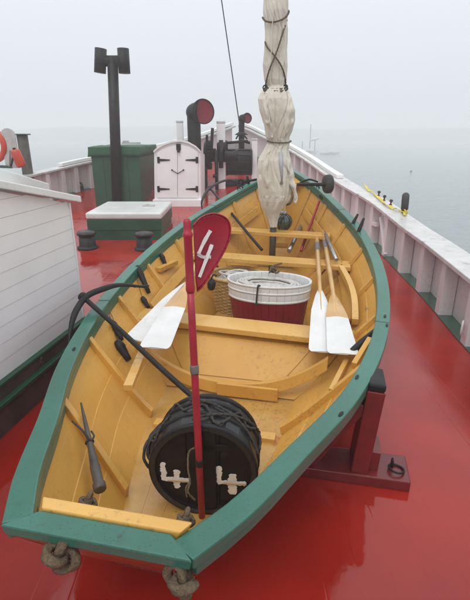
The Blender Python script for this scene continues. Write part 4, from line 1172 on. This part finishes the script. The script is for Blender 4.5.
# lashings
def lash(pts, r=.0075):
    bm = B(); tube(bm, curve(pts, 6), r*.85, 8, lay=True); obj('lashing', bm, M['rope'], sail)
F_ = MY - .02
def around(py, sag=2.5, r=.007, tilt=0):
    xl, xr2 = interp(tabL, py), interp(tabR, py); a, b = Y(xl, py - tilt, F_), Y(xr2, py + tilt, F_); c_ = (a+b)/2; rd = (b-a).length/2*1.10
    bm = B(); pts = [c_ + (b-a).normalized()*math.cos(2*PI*k/28)*rd - V((0, 1, 0))*math.sin(2*PI*k/28)*rd*.98 - V((0, 0, 1))*sag/100*max(0, math.sin(2*PI*k/28)) for k in range(29)]
    tube(bm, pts, r*.9, 8, cap=False, lay=True); obj('lashing', bm, M['rope'], sail)
around(86.5, 3); around(88.5, 3, .006); around(141, 1.5, .006); around(14, 8, .007, -3)
def frontpt(px, py, dd=0.0):
    xl, xr2 = interp(tabL, py), interp(tabR, py); cx = (xl+xr2)/2; hw = (xr2-xl)/2; k = max(-1, min(1, (px-cx)/hw))
    rd = (Y(xr2, py, F_)-Y(xl, py, F_)).length/2
    return Y(px, py, F_ - rd*math.sqrt(1-k*k)*1.12 - .012 - dd)
lash([frontpt(*q) for q in ((287, 20), (283, 32), (279, 45), (275, 56), (270, 68), (266.5, 80), (265.5, 87))])
lash([frontpt(*q) for q in ((265, 42), (267, 47), (273, 54), (279, 62), (283, 70), (285.5, 80), (285.5, 86))])
for c_ in ((265, 87.5), (285.5, 87)):
    bm = B(); torus(bm, frontpt(*c_, .01), .018, .006, V((.2, 1, .1)), 14, 6); torus(bm, frontpt(c_[0], c_[1]+2, .015), .014, .006, V((.6, 1, -.3)), 14, 6); obj('lashing_knot', bm, M['rope_dark'], sail)
bm = B(); tube(bm, curve([frontpt(274, 2), frontpt(272, 30), frontpt(271, 60), frontpt(270.5, 86)], 8), .004, 6); obj('seam', bm, M['sail'], sail)
# ropes and hook in the bow beneath the sail
bm = B(); tube(bm, curve([Y(283, 184, MY-.1), Y(284, 194, MY-.1), Y(280, 202, MY-.12)], 6), .008, 8); tube(bm, curve([P(280, 203, 1.0), P(289, 204, .98), P(293, 196, 1.02)], 6), .012, 8)
tag(obj('halyard_hook', bm, M['black']), 'black bent hook hanging below the furled sail', 'hook')
# glass float
c_ = P(283.5, 222, .80); c_ = Y(283.5, 222, 4.75)
bm = B(); bmesh.ops.create_uvsphere(bm, u_segments=24, v_segments=16, radius=.088, matrix=Matrix.Translation(c_))
flo = tag(obj('glass_float', bm, M['glass_green'], smooth_=True), 'dark green glass float in netting in the bow behind the mast', 'float')
for k in range(4):
    bm = B(); a = k*PI/4; torus(bm, c_, .09, .004, V((math.cos(a), math.sin(a), .1)), 28, 6); obj('net_cord', bm, M['rope_dark'], flo)
bm = B(); lathe(bm, [(.03, .075), (.035, .10), (.025, .115)], c_, V((0, 0, 1)), 14); obj('neck', bm, M['steel'], flo)

# bow roller bar with dark rubber wheel, hooked on the right bow
zb3 = hs(4.6)
rol = thing('bow_roller', P(300, 184, zb3+.05), 'iron bar across the dory bow ending in a dark rubber roller', 'roller')
bm = B(); tube(bm, [P(298, 184.5, zb3+.03), P(326, 184.5, zb3+.06)], .016, 10); tube(bm, curve([P(300, 183, zb3+.04), P(309, 179.5, zb3+.09), P(318, 182, zb3+.07)], 5), .009, 8); obj('bar', bm, M['black'], rol)
c0 = P(328, 184, zb3+.06)
bm = B(); lathe(bm, [(.02, -.04), (.07, -.04), (.085, -.025), (.088, 0), (.085, .025), (.07, .04), (.02, .04)], c0, V((1, .1, .05)), 28); obj('rubber_roller', bm, mat('rubber', (.05, .045, .042), .7, (.03, .028, .026), 14, .8, 50), rol)
g_ = Pg(247, 182, .02)
bm = B(); tube(bm, [g_ + V((-.06, -.01, 0)), Y(262, 178.5, g_.y+.02)], .014, 8); tube(bm, [g_ + V((0, 0, .07)), g_ + V((.02, 0, -.02))], .016, 8); torus(bm, g_ + V((-.07, 0, 0)), .03, .009, V((.2, 1, .4)), 16, 6)
tag(obj('bow_shackle', bm, M['black']), 'black shackle and bar on the left bow of the dory left of the sail', 'shackle')
for q in ((318, 187), (321, 197)):
    bm = B(); torus(bm, Pg(*q, .012), .025, .008, V((1, .3, .4)), 14, 6); tag(obj('ring_bolt', bm, M['black']), 'small black ring on the right bow gunwale, %s' % ('nearer the roller' if q[0] == 318 else 'just below its mate'), 'ring')

# ------------------------------------------------------------------ deck fittings forward
# skylight hatch
h0 = Pd(90, 240); h1 = Pd(161, 241); yb = h0.y; hz_ = zd(yb)
x0, x1 = h0.x, h1.x + .0; dep = 1.25
hatch = thing('deck_hatch', ((x0+x1)/2, yb+dep/2, hz_), 'low green deck hatch with rounded white lid between the deck vents', 'hatch')
zt1 = Y(90, 219.5, yb).z; zm = Y(90, 230.5, yb).z
bm = B(); box(bm, ((x0+x1)/2, yb+dep/2, (hz_-.05+zm)/2), (x1-x0, dep, zm-hz_+.05)); obj('coaming', bm, M['dark_green'], hatch, bevel=.008)
bm = B(); box(bm, ((x0+x1)/2, yb+dep/2, (zm+.004+zt1)/2), (x1-x0+.03, dep+.03, zt1-zm-.004)); obj('upper_coaming', bm, M['dark_green'], hatch, bevel=.008)
ztp = Y(90, 212.5, yb).z
bm = B(); box(bm, ((x0+x1)/2, yb+dep/2, (zt1+ztp)/2+.001), (x1-x0+.05, dep+.06, ztp-zt1)); obj('lid', bm, mat('hatch_lid_paint', (.68, .70, .68), .35, (.58, .61, .59), 3, .2, 20, fine=.4, wear=(.35, .35, .33), wear_amt=.25), hatch, bevel=.035, seg=4)
bm = B(); box(bm, (x1-.3, yb+dep*.55, ztp+.01), (.2, .12, .018)); box(bm, (x1-.32, yb+dep*.55, ztp+.024), (.05, .06, .02)); obj('hinge_plate', bm, M['board_grey'], hatch, bevel=.004)
# mushroom vents
def mvent(px, py, lab):
    p = Pd(px, py); o = thing('mushroom_vent', p, lab, 'vent', 'black mushroom vents before the hatch')
    bm = B(); lathe(bm, [(.155, -.01), (.155, .02), (.13, .03), (.122, .045), (.115, .20)], p, seg=28); obj('base', bm, M['black'], o)
    bm = B(); lathe(bm, [(.10, .201), (.135, .203), (.143, .225), (.13, .25), (.08, .265), (.005, .27)], p, seg=28); obj('cap', bm, M['hoop_grey'], o)
mvent(88, 248, 'black mushroom vent beside the deckhouse corner, left of the pair')
mvent(145, 249, 'black mushroom vent beside the dory gunwale, right of the pair')

# green canvas-covered box
g0 = Pd(95, 206); gy = g0.y; gz = zd(gy); xl = Y(93.5, 180, gy).x; xr2 = Y(140.5, 180, gy).x; gt = Y(95, 148, gy).z
gb = thing('deck_box', ((xl+xr2)/2, gy+.6, gz), 'tall green box under a dark green canvas cover behind the H-shaped stack', 'deck box')
dpt = 1.9
nbp = 4
for k in range(nbp):
    a0, a1 = lerp(xl, xr2, k/nbp)+.002, lerp(xl, xr2, (k+1)/nbp)-.002
    bm = B(); box(bm, ((a0+a1)/2, gy+.015, (gz-.03+gt-.02)/2), (a1-a0, .03, gt-gz+.01)); obj('board', bm, M['dark_green'], gb, bevel=.003)
bm = B(); box(bm, ((xl+xr2)/2, gy+dpt/2+.031, (gz-.05+gt-.02)/2), (xr2-xl-.004, dpt-.0, gt-gz+.02)); obj('body', bm, M['dark_green'], gb, bevel=.01)
# canvas cover with sagging hem
bm = B(); nx, ny = 26, 22; W2, D2 = xr2-xl+.06, dpt+.10; gridv = {}
def cov(u, v):
    # u,v in [-.15,1.15] : outside 0..1 hangs down
    x = min(1, max(0, u)); y = min(1, max(0, v)); drop = 0
    if u < 0: drop = max(drop, -u)
    if u > 1: drop = max(drop, u-1)
    if v < 0: drop = max(drop, -v)
    if v > 1: drop = max(drop, v-1)
    px, py = xl-.03 + W2*x, gy-.03 + D2*y
    nn = noise.noise(V((px*3, py*3, drop*6)))
    z = gt + .03 - drop*1.1 + .02*noise.noise(V((px*2.5, py*2.5, 3)))
    o_ = .02*nn + .03*drop
    if u < 0: px -= .012 + o_
    if u > 1: px += .012 + o_
    if v < 0: py -= .012 + o_
    return V((px, py, z))
us = [-.16, -.1, -.04, -.001] + [i/14 for i in range(15)] + [1.001, 1.04, 1.1, 1.18]
vs_ = [-.17, -.12, -.06, -.02, -.001] + [i/14 for i in range(15)] + [1.001, 1.06]
g = [[bm.verts.new(cov(u, v)) for v in vs_] for u in us]
for a, b in zip(g, g[1:]):
    for k in range(len(vs_)-1): bm.faces.new((a[k], b[k], b[k+1], a[k+1])).smooth = True
cv = obj('canvas_cover', fixn(bm), M['tarp'], gb); sm = cv.modifiers.new('thick', 'SOLIDIFY'); sm.thickness = .006
bm = B(); c_ = Y(131, 140, gy+1.5); box(bm, (c_.x, c_.y, gt+.07), (.42, .12, .035), rz=.15); box(bm, (c_.x-.12, c_.y, gt+.105), (.14, .08, .035), rz=.3)
tag(obj('wooden_offcut', bm, M['board_grey'], bevel=.004), 'pale wooden offcut lying on top of the green canvas cover', 'offcut')

# H-topped stack
s0 = Pd(117.5, 207); sy_ = s0.y
stack = thing('exhaust_stack', V((s0.x, sy_, zd(sy_))), 'tall black pipe with an H-shaped top standing before the green box', 'stack')
t0 = Y(112.5, 57, sy_)
bm = B(); tube(bm, [s0, t0], [.105, .098], 20); obj('pipe', bm, M['black'], stack)
tl, tr = Y(100.5, 61, sy_), Y(124, 61, sy_)
bm = B(); tube(bm, [tl, tr], .095, 18); obj('cross_pipe', bm, M['black'], stack)
for a, b in ((Y(100.8, 48.5, sy_), Y(100, 73, sy_)), (Y(123, 48.5, sy_), Y(124.6, 73.5, sy_))):
    bm = B(); tube(bm, [a, b], .108, 20); obj('end_pipe', bm, M['black'], stack)
bm = B(); lathe(bm, [(.17, 0), (.17, .03), (.12, .05)], s0, seg=24); obj('flange', bm, M['black'], stack)

# white locker with arched top and two doors
c0_ = Pd(156, 205.5); cyy = c0_.y; czz = zd(cyy)
def C(px, py, dy=0): return Y(px, py, cyy+dy)
lock = thing('deck_locker', V((C(178, 200).x, cyy+.3, czz)), 'white locker with two hinged doors and an arched top on the foredeck', 'locker')
prof = [(154.5, 200), (154, 152.5), (158, 148.8), (164, 145.3), (172, 142.6), (181, 141.6), (189, 143.6), (196, 147.5), (200.5, 152), (201, 201)]
fr = [C(*q) for q in prof]; DB = .85
bk = [V((p.x + (.03 if i > 4 else 0), p.y + DB, p.z - (.12 if 0 < i < 9 else 0))) for i, p in enumerate(fr)]
bm = B(); a = [bm.verts.new(p) for p in fr]; b = [bm.verts.new(p) for p in bk]; n = len(a)
bm.faces.new(a[::-1]); bm.faces.new(b)
for i in range(n): bm.faces.new((a[i], a[(i+1) % n], b[(i+1) % n], b[i]))
obj('carcase', fixn(bm), M['white'], lock, bevel=.01)
# roof batten along the arch
bm = B(); rings = []
for i, q in enumerate(prof[1:-1]):
    p = C(*q); rings.append([bm.verts.new(p + V((0, -.05, .0))), bm.verts.new(p + V((0, -.05, .035))), bm.verts.new(p + V((.03 if i > 3 else 0, DB, .035-.12))), bm.verts.new(p + V((.03 if i > 3 else 0, DB, -.12)))])
for a, b in zip(rings, rings[1:]):
    for j in range(4): bm.faces.new((a[j], a[(j+1) % 4], b[(j+1) % 4], b[j]))
bm.faces.new(rings[0]); bm.faces.new(rings[-1][::-1]); obj('arched_roof', fixn(bm), M['roof_white'], lock)
bm = B(); a, b = C(152.5, 199), C(204, 208)
pa = C(153, 199.5, -.03); pb2 = C(202.5, 201.5, -.03)
bm = B(); box(bm, ((pa.x+pb2.x)/2, cyy+DB/2-.03, (czz-.03+pa.z)/2), (pb2.x-pa.x, DB+.1, pa.z-czz+.03)); obj('plinth', bm, M['white'], lock, bevel=.008)
for side, (xa, xb) in enumerate(((157, 177.4), (177.9, 198))):
    bm = B(); pts = []
    xs_ = [lerp(xa, xb, i/6) for i in range(7)]
    def arch(px): return interp([(q[0], q[1]) for q in prof[1:-1]], px) + 3.2
    ring = [C(xa, 197.5, -.004)] + [C(xb, 197.5, -.004)] + [C(x, arch(x), -.004) for x in xs_[::-1]]
    prism(bm, ring, (0, -.022, 0)); dr_ = obj('door', fixn(bm), M['white'], lock, bevel=.004)
    for hy_ in (160, 189):
        hx = 159.5 if side == 0 else 196
        bm = B(); p = C(hx, hy_, -.028); dirx = 1 if side == 0 else -1
        box(bm, p + V((-.02*dirx, -.004, 0)), (.05, .014, .12)); bar(bm, p + V((0, -.006, 0)), p + V((.21*dirx, -.006, 0)), .012, .05, ht2=.02)
        obj('strap_hinge', bm, M['black'], dr_, bevel=.002)
    hx = 172 if side == 0 else 183.5
    bm = B(); p = C(hx, 170, -.03); q = C(177.7, 173.5, -.03); lathe(bm, [(.016, 0), (.016, .012)], p, V((0, -1, 0)), 12); tube(bm, [p + V((0, -.012, 0)), q + V((0, -.012, 0))], .007, 6); obj('door_handle', bm, M['black'], dr_)
bm = B(); p = C(178.5, 147, -.03); box(bm, p, (.09, .02, .12)); tube(bm, [p + V((0, -.01, -.03)), p + V((0, -.03, -.1))], .03, 8); obj('hasp', bm, M['black'], lock, bevel=.004)

# cowl ventilators
def cowl(px, ytop_px, base_py, tube_px, mouth, mr, y, lab, base_z=None):
    b = Y(px, base_py, y)
    o = thing('cowl_ventilator', V((b.x, y, zd(y))), lab, 'ventilator', 'black cowl ventilators with red mouths')
    r_ = tube_px/2/F_PX*Y(px, base_py, y).y
    m_ = Y(mouth[0], mouth[1], y)
    mR = mr/F_PX*y*.98
    dirm = V((.42, -.88, .06)).normalized()
    top = Y(px, ytop_px, y)
    bm = B(); ztop_ = m_.z + r_*.2
    lathe(bm, [(r_, -.02), (r_, ztop_-zd(y)), (r_*.9, ztop_-zd(y)+r_*.45), (r_*.6, ztop_-zd(y)+r_*.8), (r_*.02, ztop_-zd(y)+r_)], V((b.x, y, zd(y))), seg=32)
    hc = V((b.x, y, m_.z)); pth = [hc - dirm*r_*.3, hc + dirm*r_*.45, m_ + dirm*r_*1.0, m_ + dirm*r_*1.35]
    tube(bm, curve(pth[:3], 5) + [pth[3]], [lerp(r_*1.02, mR, (i/10)**1.4) for i in range(11)] + [mR], 32, cap=False)
    obj('cowl_body', bm, M['black'], o, smooth_=True)
    bm = B(); torus(bm, pth[-1], mR, .014, pth[-1]-pth[-2], 36, 8); obj('mouth_rim', bm, M['black'], o)
    bm = B(); dn = (pth[-1]-pth[-2]).normalized(); lathe(bm, [(mR*1.0, .004), (mR*.93, -mR*.03), (mR*.7, -mR*.08), (mR*.4, -mR*.11), (.001, -mR*.12)], pth[-1], dn, 32, False, False)
    for f in bm.faces: f.normal_flip()
    obj('red_lining', bm, M['cowl_red'], o, smooth_=True)
cowl(194.5, 110, 145, 12.5, (200, 112.5), 10.5, 10.6, 'larger black cowl ventilator with a round red mouth behind the white locker')
cowl(241.5, 124, 150, 5.5, (245.5, 118.5), 4.3, 12.6, 'smaller black cowl ventilator with a red mouth near the ship bow')
bm = B(); p = Y(241.5, 133, 12.6); lathe(bm, [(.17, 0), (.18, .01), (.05, .09)], p - V((0, 0, .05)), seg=24); tag(obj('vent_collar', bm, M['black']), 'black conical collar around the smaller ventilator pipe', 'collar')

# bitts
def bitt(px0, px1, ytop, ybot, y, lab, dep=.16):
    a, b = Y(px0, ytop, y), Y(px1, ytop, y); wv = b.x-a.x; zt_ = a.z; zb_ = Y(px0, ybot, y).z; zb_ = min(zb_, zd(y)) if ybot > 190 else zd(y)-.02
    o = thing('bitt_post', V(((a.x+b.x)/2, y+dep/2, max(zb_, zd(y)))), lab, 'bitt post', 'white timber bitt posts on the foredeck')
    bm = B(); box(bm, ((a.x+b.x)/2, y+dep/2, (zb_+zt_-.05)/2), (wv, dep, zt_-.05-zb_)); obj('post', bm, M['white'], o, bevel=.008)
    bm = B(); box(bm, ((a.x+b.x)/2, y+dep/2, zt_-.0235), (wv+.012, dep+.012, .052)); obj('post_head', bm, M['cap_white'], o, bevel=.012)
bitt(176, 182.5, 120.5, 180, 11.0, 'white square post rising just behind the white locker top')
bitt(216.5, 225, 121, 195, 10.9, 'tall white square windlass post between the large ventilator and black drum')
bitt(252, 257.5, 138.5, 182, 11.2, 'short thin white post right of the black windlass drum')
# windlass
wl = thing('windlass', V((Y(232, 170, 11.2).x, 11.3, zd(11.3))), 'black iron anchor windlass with gears and drum on the foredeck', 'windlass')
def cylx(px0, px1, py, rad_px, y, nm, seg=28, m='black', prof=None):
    a, b = Y(px0, py, y), Y(px1, py, y); r_ = rad_px/F_PX*y; L_ = (b-a).length
    bm = B(); pr = prof or [(1, 0), (1, 1)]
    lathe(bm, [(r_*p, L_*h) for p, h in pr], a, b-a, seg); return obj(nm, bm, M[m], wl, bevel=0)
cylx(226, 252, 162, 12.2, 11.35, 'drum', prof=[(1.04, 0), (1.04, .06), (.93, .07), (.93, .93), (1.04, .94), (1.04, 1)])
for k in range(10):
    a = 2*PI*k/10; bm = B(); ca, cb = Y(228, 162, 11.35), Y(250, 162, 11.35); r_ = 11.7/F_PX*11.35
    off = V((0, math.cos(a), math.sin(a)))*r_; bar(bm, ca+off, cb+off, .04, .03, up=off.normalized()); obj('whelp', bm, M['black'], wl, bevel=.005)
cylx(204, 216, 155, 12, 11.1, 'gear_wheel', prof=[(.75, 0), (1, .05), (1, .5), (.5, .55), (.5, 1)])
cylx(208, 232, 157, 5, 10.95, 'axle', prof=[(.6, 0), (.6, .3), (1, .32), (1, .75), (.6, .78), (.6, 1)])
cylx(225, 238, 155.5, 5.5, 10.8, 'warping_head', prof=[(1, 0), (.7, .12), (.6, .6), (1, .9), (1, 1)])
gc = Y(209.5, 155, 11.1)
for k in range(24):
    a = 2*PI*k/24; bm = B(); box(bm, gc + V((0, math.cos(a)*.31, math.sin(a)*.31)), (.1, .035, .035), rx=a); obj('gear_tooth', bm, M['black'], wl)
for (x0_, y0_, x1_, y1_, r_) in ((212.5, 128, 211, 158, .035), (221, 140, 221, 168, .05), (207, 135, 206, 160, .03), (216, 150, 217, 190, .04), (240, 140, 250, 143, .03), (226, 143, 248, 141, .03), (203, 165, 204, 200, .04), (213, 176, 218, 176, .04)):
    bm = B(); tube(bm, [Y(x0_, y0_, 10.75), Y(x1_, y1_, 10.75)], r_, 10); obj('lever', bm, M['black'], wl)
cylx(217, 228, 147, 6, 11.0, 'pawl_case', prof=[(.8, 0), (1, .1), (1, .9), (.8, 1)])
bm = B(); a = Pd(224, 184); b_ = Pd(257, 180); box(bm, ((a.x+b_.x)/2, 11.35, zd(11.35)+.05), (b_.x-a.x+.1, .5, .1)); obj('bed', bm, M['black'], wl, bevel=.01)
bm = B(); box(bm, (Y(205, 190, 11.1).x, 11.1, zd(11.1)+.28), (.12, .3, .6)); obj('side_frame', bm, M['black'], wl, bevel=.02)
# bow grey chest behind the drum
bm = B(); a = Y(226, 142, 13.0); b_ = Y(252, 150, 13.0); box(bm, ((a.x+b_.x)/2, 13.1, (zd(13.1)+a.z)/2), (b_.x-a.x, .4, a.z-zd(13.1))); tag(obj('bow_chest', bm, M['board_grey'], bevel=.03), 'low grey chest in the bow behind the windlass drum', 'chest')
# stay wire
bm = B(); a = Y(221.5, 0, 12.9); b_ = Y(240, 128, 12.9); d_ = (a-b_).normalized(); tube(bm, [b_ - d_*.1, b_ + d_*5.6], .0135, 8)
stay = tag(obj('stay_wire', bm, M['black']), 'thin black stay wire running up from beside the small ventilator', 'wire')
bm = B(); tube(bm, [b_ - d_*.25, b_ + d_*.08], .035, 10); obj('turnbuckle', bm, M['black'], stay)
# bow tripod legs of white/dark by the stay (gallows)
bm = B(); p = Y(240.5, 131, 12.9)
for q in ((236, 139), (247, 139), (241, 141)): tube(bm, [p, Y(*q, 12.85)], .022, 8)
tag(obj('stay_tripod', bm, M['black']), 'small black three-legged stay fitting by the small ventilator', 'fitting')

# ------------------------------------------------------------------ right rail fittings
def capz(y): return zd(y) + smooth(CAPH, y)
def Pc(px, py, up=0.0):
    r = ray(px, py); s = 1.0
    while s < 30:
        p = O + r*s
        if p.z < capz(p.y) + up: return p
        s += .002
    return p
a = Pc(403, 213); o = thing('rail_roller', a, 'dark worn rubber fender wheel standing on the right rail', 'fender')
bm = B(); tube(bm, [a - V((0, 0, .01)), a + V((.0, 0, .1))], .02, 10); obj('bracket', bm, M['rust'], o)
c_ = a + V((.01, 0, .15)); bm = B(); lathe(bm, [(.015, -.045), (.07, -.048), (.09, -.03), (.098, 0), (.09, .03), (.07, .048), (.015, .045)], c_, V((1, -.35, .05)), 26)
for v in bm.verts: v.co.z = c_.z + (v.co.z - c_.z)*1.35
obj('wheel', bm, bpy.data.materials['rubber'], o)
for i, q in enumerate(((378.5, 196), (384, 200.5), (390.5, 205))):
    p = Pc(*q, .0); bm = B(); lathe(bm, [(.022, -.005), (.022, .01), (.012, .014), (.012, .045), (.024, .05), (.026, .07), (.016, .082)], p, V((.05, 0, 1)), 12)
    tag(obj('rail_pin', bm, M['rust']), ('rusty pin on the right rail, furthest of three', 'rusty pin on the right rail, middle of three', 'rusty pin on the right rail, nearest of three by the rubber wheel')[i], 'pin', 'rusty pins on the right rail')
# yellow strap
pts = [Pc(x, y, .012) for x, y in ((363, 184), (368, 190), (374, 194), (381, 201), (389, 207), (396, 210), (402, 212), (405, 216))]
sp = ribbon('yellow_strap', curve(pts, 5), .045, .006, 'yellow_tape', parent=None) if False else None
bm = B(); cpt = curve(pts, 5); rings = []
for i, p in enumerate(cpt):
    d = (cpt[min(i+1, len(cpt)-1)] - cpt[max(i-1, 0)]).normalized(); s = d.cross(V((0, 0, 1))).normalized()
    s = (s*math.cos(.5*math.sin(i*.8)) + V((0, 0, 1))*math.sin(.5*math.sin(i*.8)))
    up_ = V((0, 0, .018*abs(math.sin(i*.55))))
    rings.append([bm.verts.new(p + up_ + s*.02), bm.verts.new(p + up_ - s*.02), bm.verts.new(p + up_ - s*.02 + V((0, 0, .004))), bm.verts.new(p + up_ + s*.02 + V((0, 0, .004)))])
for a_, b_ in zip(rings, rings[1:]):
    for j in range(4): bm.faces.new((a_[j], a_[(j+1) % 4], b_[(j+1) % 4], b_[j]))
tag(obj('yellow_strap', fixn(bm), M['yellow_tape']), 'bright yellow webbing strap trailed along the right rail to the rubber wheel', 'strap')
bm = B(); p = Pc(404, 214, .0); torus(bm, p + V((0, 0, .035)), .03, .009, V((1, .2, .2)), 18, 6); torus(bm, p + V((.01, -.02, .02)), .026, .009, V((.2, 1, .4)), 18, 6)
tag(obj('strap_knot', bm, M['yellow_tape']), 'knot of yellow strap at the foot of the rubber wheel', 'knot')
# white oval ring on a stanchion
bm = B(); c_ = V((smooth(RIGHT, 3.35)-.03, 3.30, .33)); r_ = ray(462, 328); c_ = O + r_*((smooth(RIGHT, 3.3)-.02)/r_.x)
torus(bm, c_, .032, .009, V((1, -.6, 0)), 22, 8); 
for v in bm.verts: v.co.z = c_.z + (v.co.z - c_.z)*1.7
tag(obj('mooring_ring', bm, M['oar_white']), 'pale oval ring on the nearest right stanchion', 'ring')
# braces between two stanchions
i0 = V((smooth(RIGHT, 6.45), 6.45, .08)); i1 = V((smooth(RIGHT, 6.9)+.06, 6.9, .50))
for a, b in (((368, 236), (377, 200)), ((381, 222), (393, 240))):
    bm = B(); p, q = P(*a, .03), P(*b, .42)
    x_ = smooth(RIGHT, 6.6)+.02
    p = V((x_, 6.25 + (.5 if a[0] > 370 else 0), .04 if a[0] < 370 else .38)); q = V((x_, 6.6 + (.35 if a[0] > 370 else 0), .52 if a[0] < 370 else .36))
    bar(bm, p, q, .05, .06); obj('brace', bm, M['pinkwhite'], rb, bevel=.004)
# scupper cleat on the left bulwark foot
bm = B(); p = Pd(81, 190); box(bm, p + V((0, 0, .05)), (.12, .1, .08), rz=.5); torus(bm, p + V((0, 0, .12)), .05, .02, V((.5, 1, .2)), 14, 6)
tag(obj('cleat', bm, M['dark_green'], bevel=.01), 'small dark green cleat at the foot of the left bulwark', 'cleat')

# ------------------------------------------------------------------ left rail gear: life ring board, fender, piling
LYc = 9.0
def LZ(px, py, y=LYc): return Y(px, py, y)
lx = smooth(LEFT, LYc)
bm = B(); c_ = LZ(9.5, 147); wv = (LZ(17, 147)-LZ(2.5, 147)).x; r_ = wv/2
ring = [V((c_.x + r_*math.cos(a), LYc, LZ(9, 135.5).z + r_*math.sin(a)*.95)) for a in [PI*k/14 for k in range(15)]] + [V((c_.x - r_, LYc, LZ(9, 168).z)), V((c_.x + r_, LYc, LZ(9, 168).z))]
prism(bm, ring, (0, .04, 0)); board = tag(obj('rounded_board', fixn(bm), M['board_grey'], bevel=.008), 'upright grey board with rounded top on the left rail, life ring behind', 'board')
bm = B(); bar(bm, LZ(9.5, 150, LYc-.01), LZ(9.5, 166, LYc-.01), .05, .02); obj('batten', bm, M['board_grey'], board)
bm = B(); c_ = LZ(-7.5, 145, LYc+.09); torus(bm, c_, .27, .06, V((.3, 1, 0)), 40, 12)
lr = tag(obj('life_ring', bm, M['orange']), 'orange life ring at the left edge behind the rounded board', 'life ring')
a, b = LZ(14.5, 149.5, LYc-.12), LZ(22, 167, LYc-.12)
bm = B(); lathe(bm, [(.03, 0), (.08, .02), (.088, .05), (.088, (b-a).length-.03), (.07, (b-a).length)], a, b-a, 20); fn = tag(obj('orange_canister', bm, M['orange']), 'orange-red cylinder leaning against the rounded board on the left rail', 'canister')
bm = B(); tube(bm, [a - (b-a).normalized()*.03, a], .03, 10); tube(bm, curve([LZ(11, 166, LYc-.14), LZ(13, 158, LYc-.14), LZ(14.5, 150, LYc-.14)], 5), .02, 8); obj('neck', bm, M['black'], fn)
a = LZ(22, 135, 9.6); b = LZ(22.5, 169, 9.6)
bm = B(); tube(bm, [V((a.x, 9.6, -2.2)), a], .105, 18); pg = tag(obj('piling', bm, M['piling']), 'weathered dark wooden piling standing in the water beyond the left rail', 'piling')
bm = B(); box(bm, (a.x, 9.6, a.z+.012), (.25, .25, .025)); obj('piling_cap', bm, M['dark_green'], pg, bevel=.006)
bm = B(); q = [Pc2 for Pc2 in (LZ(0, 166.5, 9.0), LZ(12, 167, 9.0))]; bar(bm, q[0], q[1], .04, .05); tag(obj('rail_ledge', bm, M['dark_green']), 'green ledge under the rounded board on the left rail', 'ledge')

# ------------------------------------------------------------------ far boats
def far_boat(px, py, L_, lab, masts, cat='boat'):
    r_ = ray(px, py); s_ = (WZ - EYE)/r_.z; p = O + r_*s_
    o = thing('moored_boat', p, lab, cat)
    bm = B(); rows = []
    for i in range(11):
        t_ = i/10; w_ = L_*.15*math.sin(PI*min(.999, t_*.85+.1))**.7 * (1 if t_ < .9 else .3); sh = L_*.09 + L_*.05*t_**2
        rows.append([bm.verts.new(p + V((L_*(t_-.5), -w_*.5, -.1))), bm.verts.new(p + V((L_*(t_-.5)*1.05, -w_, sh))), bm.verts.new(p + V((L_*(t_-.5)*1.05, w_, sh))), bm.verts.new(p + V((L_*(t_-.5), w_*.5, -.1)))])
    for a, b in zip(rows, rows[1:]):
        for j in range(4): bm.faces.new((a[j], a[(j+1) % 4], b[(j+1) % 4], b[j]))
    bm.faces.new(rows[0]); bm.faces.new(rows[-1][::-1]); obj('hull', fixn(bm), M['far_grey'], o)
    bm = B(); box(bm, p + V((0, 0, L_*.16)), (L_*.35, L_*.16, L_*.1)); obj('cabin', bm, M['far_grey'], o, bevel=.05)
    for dx, h, bl_ in masts:
        bm = B(); tube(bm, [p + V((dx, 0, .1)), p + V((dx, 0, h))], .09, 8); mo = obj('mast', bm, M['far_dark'], o)
        if bl_:
            bm = B(); tube(bm, [p + V((dx, 0, h*.45)), p + V((dx+bl_, 0, h*.52))], .28, 8); obj('boom', bm, M['far_grey'], mo)
far_boat(308, 153, 4.2, 'small two-masted boat faint in the fog beyond the right bow', ((.3, 5.8, 1.8), (-1.3, 2.4, 0), (1.4, 2.8, 0)))
far_boat(330, 154.5, 4.0, 'low grey boat faint in the fog, right of the masted one', ())
r_ = ray(411, 172); p = O + r_*((WZ-EYE)/r_.z)
bm = B(); lathe(bm, [(.05, -.2), (.10, 0), (.11, .08), (.06, .16), (.02, .24)], p, seg=16); tag(obj('mooring_buoy', bm, M['far_dark']), 'tiny dark mooring buoy on the water right of the far boats', 'buoy')
